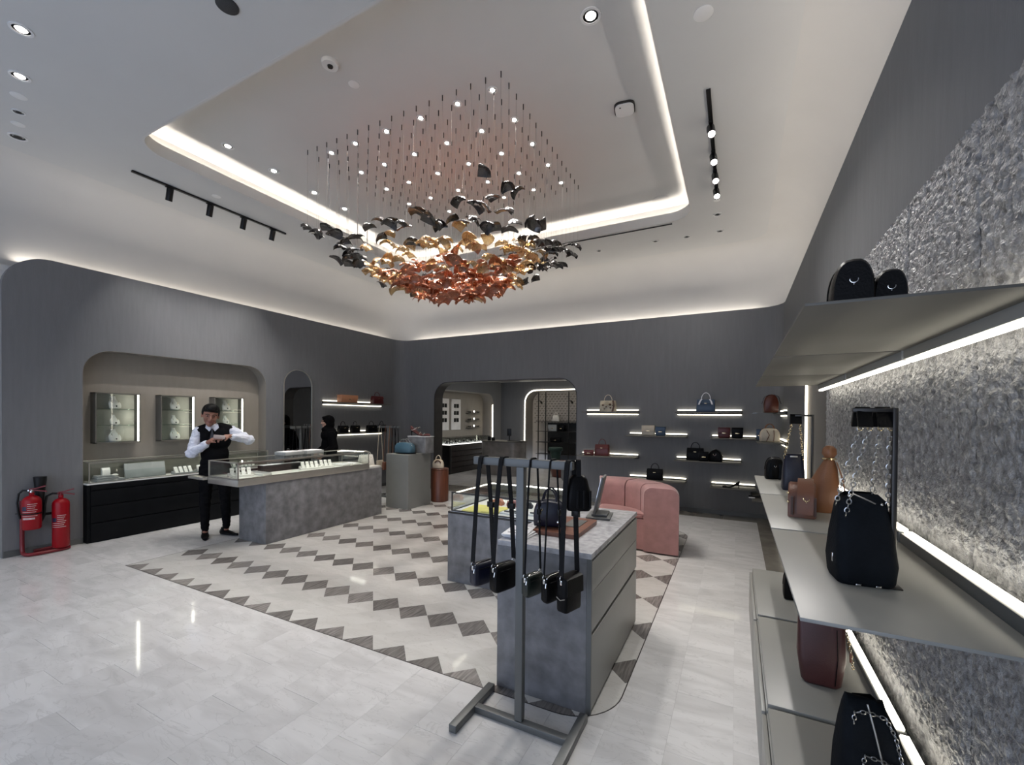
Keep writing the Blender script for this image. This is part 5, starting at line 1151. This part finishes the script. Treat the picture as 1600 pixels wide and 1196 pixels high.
b = MB(); b.prism([(-.046, .012), (-.010, .012), (-.022, -.012), (-.034, -.012)], lambda u, v, q: (u, -.106+q, 1.405+v), -.012, 0); b.prism([(-.034, -.012), (-.022, -.012), (-.002, -.12), (-.03, -.15), (-.052, -.12)], lambda u, v, q: (u, -.106+q+.20*v, 1.405+v), -.008, 0); b.build('necktie', mat('dark_tie', (.02, .02, .03), .5), man)
TROU = mat('black_trousers', (.0035, .0035, .0045), .8, var=.2, spec=.08)
tp = [('e', (0, .005, .93), (.160, .112, .10)), ('e', (0, .01, .86), (.155, .11, .10))]
for a, b2, c in ((HLp, KL, AL), (HRp, KR, AR2)): tp += [('c', a, b2, .090, .064), ('c', b2, (c[0], c[1], .115), .064, .044), ('e', (b2[0], b2[1]-.006, b2[2]), (.064, .062, .07))]
remeshed('trousers', tp, .009, TROU, man, 4, .6, .007)
for (x, y, rz) in ((-.105, .0, .05), (.125, .03, .75)):
    b = MB(); rings = []
    for k in range(11):
        u = k/10; yy = .085-.27*u; hw = (.026+.018*sin(pi*min(1, u*1.15)))*(1 if u < .9 else 1-(u-.9)*5); ht = .075-.045*min(1, max(0, (u-.25)/.5))
        rings.append([(hw*cos(a), yy, .004+ht/2+ht/2*sin(a)) for a in [2*pi*i/12 for i in range(12)]])
    b.loft(rings); b.cyl((0, .04, .05), (0, .035, .10), .038, .036, 12); o = b.build('shoe', BLACK, man, angle=60); o.location = (x, y, 0); o.rotation_euler = (0, 0, rz)
b = MB(); b.arc((.185, -.275, 1.318), .030, .006, 0, 2*pi, (.1, .9, .1), (.1, -.1, .95), 16, 6); b.build('wristwatch', CHROME, man)
t = thing('held_phone', 'small pale phone held between the hands of the man', 'phone', (-6.03+.5*.055+.866*.375, 3.25+.866*.055-.5*.375, 1.318), radians(60))
b = MB(); b.box(0, 0, 0, .120, .011, .056, .004, 0, 2, -.55, .12); b.build('phone_body', mat('pale_phone_shell', (.20, .16, .16), .3), t); b = MB(); b.box(0, .0062, .0035, .110, .002, .048, 0, 0, 2, -.55, .12); b.build('screen', BLKPL, t)
# ---- the woman
wo = thing('person', 'woman in a black headscarf and black robe seen in profile behind the counter', 'person', (-6.50, 5.42, 0), radians(-22))
P, f, R = headprims((0, -.03, 1.475), .92, 0, 0, .05)
P += [('c', (0, 0, 1.25), (0, -.015, 1.42), .045, .045), ('c', (0, 0, 1.25), (0, 0, .9), .06, .06)]
WSL, WSR, WEL, WER, WWL, WWR = (-.15, 0, 1.25), (.15, 0, 1.25), (-.215, .02, 1.02), (.215, .02, 1.02), (-.17, -.14, .93), (.17, -.14, .93)
for a, b2, c in ((WSL, WEL, WWL), (WSR, WER, WWR)): P += [('c', a, b2, .035, .03), ('c', b2, c, .03, .022)]
P += [('c', WSL, WSR, .04, .04)]
hand(P, WWL, (.2, -.6, -.75), (.9, 0, 0), .3, .9, 1); hand(P, WWR, (-.2, -.6, -.75), (-.9, 0, 0), .3, .9, -1)
for s in (-1, 1): P += [('c', (s*.07, 0, .9), (s*.07, 0, .45), .06, .045), ('c', (s*.07, 0, .45), (s*.07, 0, .07), .045, .03)]
remeshed('body', P, .0065, mat('light_skin', (.46, .27, .20), .5, var=.08), wo, 3, .45); facebits(wo, f, .92, R)
ABA = mat('black_robe', (.003, .003, .0035), .85, var=.2, scale=8, spec=.06)
rp = [('c', WSL, WEL, .068, .075), ('c', WEL, (WWL[0], WWL[1]+.03, WWL[2]+.02), .072, .058), ('c', WSR, WER, .068, .075), ('c', WER, (WWR[0], WWR[1]+.03, WWR[2]+.02), .072, .058), ('e', (0, .01, 1.22), (.18, .115, .15)), ('c', (0, .01, 1.1), (0, .01, .75), .135, .165), ('c', (0, .01, .75), (0, .01, .24), .165, .21)]
remeshed('robe', rp, .011, ABA, wo, 4)
hj = [('e', f(0, .028, .030), (.088, .108, .100)), ('e', f(0, .045, -.05), (.088, .085, .10)), ('e', f(-.068, .012, -.03), (.026, .05, .10)), ('e', f(.068, .012, -.03), (.026, .05, .10)), ('c', f(0, .0, -.10), (0, 0, 1.30), .075, .11), ('e', f(0, -.022, -.140), (.085, .085, .045)), ('e', (0, .01, 1.27), (.15, .115, .09)), ('e', (0, -.05, 1.24), (.13, .085, .11)), ('c', f(0, .02, -.09), (0, .01, 1.26), .082, .14), ('e', f(0, -.035, .092), (.066, .05, .026))]
remeshed('headscarf', hj, .0085, ABA, wo, 4)
b = MB()
for p in (WWL, WWR): q = Vector(p)+Vector((0, .008, .01)); b.tube([q+Vector((0, .018, .018)), q+Vector((0, -.006, -.008))], .040, 14)
b.build('cuff', LWHITE, wo)
for s in (-1, 1):
    b = MB(); b.ball((s*.07, -.06, .035), .045, .12, .034, 12); b.build('shoe', BLACK, wo)
# ================================================================== things in the room beyond
SLAT = mat('black_slat_wood', (.022, .017, .016), .45, var=.25, scale=6)
t = thing('slatted_jewellery_counter', 'dark horizontal-slatted counter with a lit white top in the far room', 'counter', (-7.38, 9.75, 0))
b = MB(); b.b(-.02, .02, 0, .40, 2.2, .80); b.build('carcass', BLACKLAQ, t, smooth=False)
for k in range(5):
    b = MB(); b.b(.402, .10, .02+k*.152, .425, 2.2, .155+k*.152, .004); b.build('slat', SLAT, t)
b = MB(); b.b(-.02, .0, 0, .43, .10, .80, .003); b.build('end_panel', BLKPL, t)
b = MB(); b.b(-.02, 0, .8005, .43, 2.2, .83, .003); b.build('light_top', emit('lit_counter_top', (1, .98, .94), 1.6), t)
case(t, .0, .02, .83, .42, 2.18, 1.0, .012, METAL_DK)
for k in range(9):
    y = 9.95+k*.21
    t = thing('display_piece', '%s jewellery display on the slatted counter, %s from its near end' % (('white', 'black')[k % 2 == 0], ['first', 'second', 'third', 'fourth', 'fifth', 'sixth', 'seventh', 'eighth', 'ninth'][k]), 'display piece', (-7.18, y, .8305), .3*k, 'display pieces on the slatted counter')
    b = MB(); b.b(-.05, -.04, 0, .05, .04, .02, .003); b.build('base', BLKPL if k % 2 else TRAYG, t); b = MB(); b.prism([(-.03, 0), (.03, 0), (.012, .075), (-.012, .07)], fY, -.02, .02); b.build('ramp', LWHITE if k % 2 else BLKPL, t)
wpan = mat('white_panel_board', (.78, .76, .74), .5)
for k, y in enumerate((9.70, 10.32, 10.95)):
    t = thing('eyewear_panel', 'white wall panel with three rows of dark cases, %s in the far alcove' % ['left', 'middle', 'right'][k], 'display panel', (-7.768, y, 1.18), 0, 'white panels in the far alcove')
    b = MB(); b.b(0, 0, 0, .03, .50, .95, .003); b.build('board', wpan, t)
    for r in range(3):
        for c in range(2): b = MB(); b.b(.03, .13+c*.14, .24+r*.22, .055, .23+c*.14, .36+r*.22, .006); b.build('case', BLKPL, t)
for r in range(3):
    t = thing('sunglasses_row', '%s row of dark sunglasses on a lit bar in the far alcove' % ['lowest', 'middle', 'highest'][r], 'sunglasses', (-7.765, 11.78, 1.22+.235*r), 0, 'sunglasses rows in the far alcove')
    b = MB(); b.b(0, 0, -.01, .10, .75, 0); b.build('bar', BLKPL, t)
    for k in range(3):
        b = MB(); y = .13+k*.25
        for s in (-1, 1): b.ball((.08, y+s*.045, .05), .012, .04, .032, 10)
        b.tube([(.02, y-.08, .06), (.08, y-.085, .06), (.085, y, .065), (.08, y+.085, .06), (.02, y+.08, .06)], .005, 5); b.build('sunglasses', BLKPL, t)
    b = MB(); b.ball((.09, .36, .07), .02, .035, .035, 10); b.build('spot_lens', emit('small_lit_sign', (1, .97, .9), 4), t)
t = thing('checkout_desk', 'taupe stone checkout desk with rounded corners in the far room', 'desk', (-5.75, 10.62, 0))
DESK = mat('taupe_stone', (.215, .195, .18), .4, var=.2, scale=7)
b = MB(); b.prism(rrect(-.62, -.32, .62, .40, .28, 8), fZ, 0, .90); b.build('desk_body', DESK, t, angle=60); b = MB(); b.prism(rrect(-.64, -.34, .64, .42, .30, 8), fZ, .9005, .93); b.build('desk_top', SHELFM, t, angle=60)
simple('card_terminal', 'upright black payment terminal on the checkout desk', 'terminal', (-5.55, 10.6, .9305), .3, [('stand', BLKPL, [(-.05, -.06, 0, .05, .06, .015, .003), (-.015, .0, .015, .015, .02, .15, .003)]), ('screen', BLKPL, [(-.06, -.02, .14, .06, .0, .34, .005)])])
simple('desk_pad', 'flat black pad on the right end of the checkout desk', 'pad', (-5.30, 10.55, .9305), .1, [('pad', BLKPL, [(-.2, -.12, 0, .2, .12, .02, .004)])])
for k, x in enumerate((-6.13, -6.0)):
    t = thing('pen_cup', 'small black pot on the checkout desk, %s of two' % ['left', 'right'][k], 'pot', (x, 10.5, .9305), 0, 'black pots on the checkout desk'); b = MB(); b.lathe([(0, 0), (.045, 0), (.05, .01), (.05, .11-.02*k), (.042, .11-.02*k), (.04, .02), (0, .02)], 18); b.build('cup', BLKPL, t)
t = thing('dark_glass_shelving', 'dark metal-framed glass shelving in the lit far niche', 'shelving', (-6.1, BY1+.30, 0))
b = MB()
for x in (.05, .32, 1.15, 1.95, 2.75): b.b(x-.014, -.014, 0, x+.014, .014, 2.45)
b.build('upright', METAL_DK, t, smooth=False)
for z in (.35, .75, 1.12, 1.46):
    b = MB(); b.b(.02, -.15, z-.015, 2.8, .30, z, .002); b.build('shelf_board', METAL_DK, t)
b = MB(); b.b(.30, .24, .02, 2.8, .26, 1.40); b.build('smoked_back', mat('smoked_panel', (.035, .035, .034), .25), t, smooth=False)
b = MB()
for x in (.06, 1.16):
    b.cyl((x+.08, -.02, 2.13), (x+.14, -.08, 2.08), .03, .035, 10); b.tube([(x, 0, 2.16), (x+.05, -.01, 2.16), (x+.09, -.03, 2.12)], .01, 6)
b.build('lamp_head', METAL_DK, t)
gF = 'bags on the far dark shelving'
tote('pale patterned bag on the top far shelf', (-5.40, BY1+.30, 1.4605), 0, .26, .12, .20, WHITEB, .09, gF, .75, None, False)
tote('dark red bag on the top far shelf near the opening edge', (-4.35, BY1+.30, 1.4605), 0, .34, .14, .24, DRED, .11, gF, .85, None, True, None, False)
boxbag('grey box bag on the second far shelf', (-5.50, BY1+.28, 1.1205), 0, .30, .12, .22, TRAYG, gF); boxbag('black box bag beside the grey one on the second far shelf', (-5.20, BY1+.28, 1.1205), 0, .22, .12, .20, BLACK, gF)
boxbag('dark red box bag on the second far shelf', (-4.35, BY1+.28, 1.1205), 0, .40, .12, .24, DRED, gF); boxbag('black clutch on the third far shelf', (-5.40, BY1+.28, .7505), 0, .36, .12, .15, BLACK, gF); boxbag('brown clutch on the third far shelf', (-4.40, BY1+.28, .7505), 0, .36, .12, .13, BURG, gF)
t = thing('planter_pot', 'tapered red-brown leather pot standing on the far room floor', 'planter', (-4.2, 10.95, 0)); b = MB(); b.lathe([(0, 0), (.20, 0), (.215, .02), (.30, .42), (.285, .42), (.20, .04), (0, .04)], 28); b.build('pot', mat('oxblood_pot', (.10, .022, .012), .4), t)
t = thing('green_stool', 'small dark green stool behind the red-brown pot', 'stool', (-4.75, 12.05, 0)); b = MB(); b.lathe([(0, .60), (.20, .60), (.215, .62), (.215, .68), (.20, .70), (0, .70)], 24); b.build('seat', mat('bottle_green_velvet', (.012, .035, .026), .7), t); b = MB(); b.lathe([(0, 0), (.17, 0), (.12, .3), (.17, .6), (0, .6)], 20); b.build('base', mat('bottle_green_velvet', (.012, .035, .026), .7), t)
t = thing('round_ottoman', 'grey round ottoman with a pale top by the opening right edge', 'ottoman', (-3.58, 10.5, 0)); b = MB(); b.lathe([(0, .02), (.36, .02), (.38, .05), (.38, .42), (0, .42)], 32); b.build('base', mat('grey_felt', (.17, .17, .175), .8), t); b = MB(); b.lathe([(0, .421), (.37, .421), (.38, .44), (.37, .475), (0, .48)], 32); b.build('top_cushion', LWHITE, t)
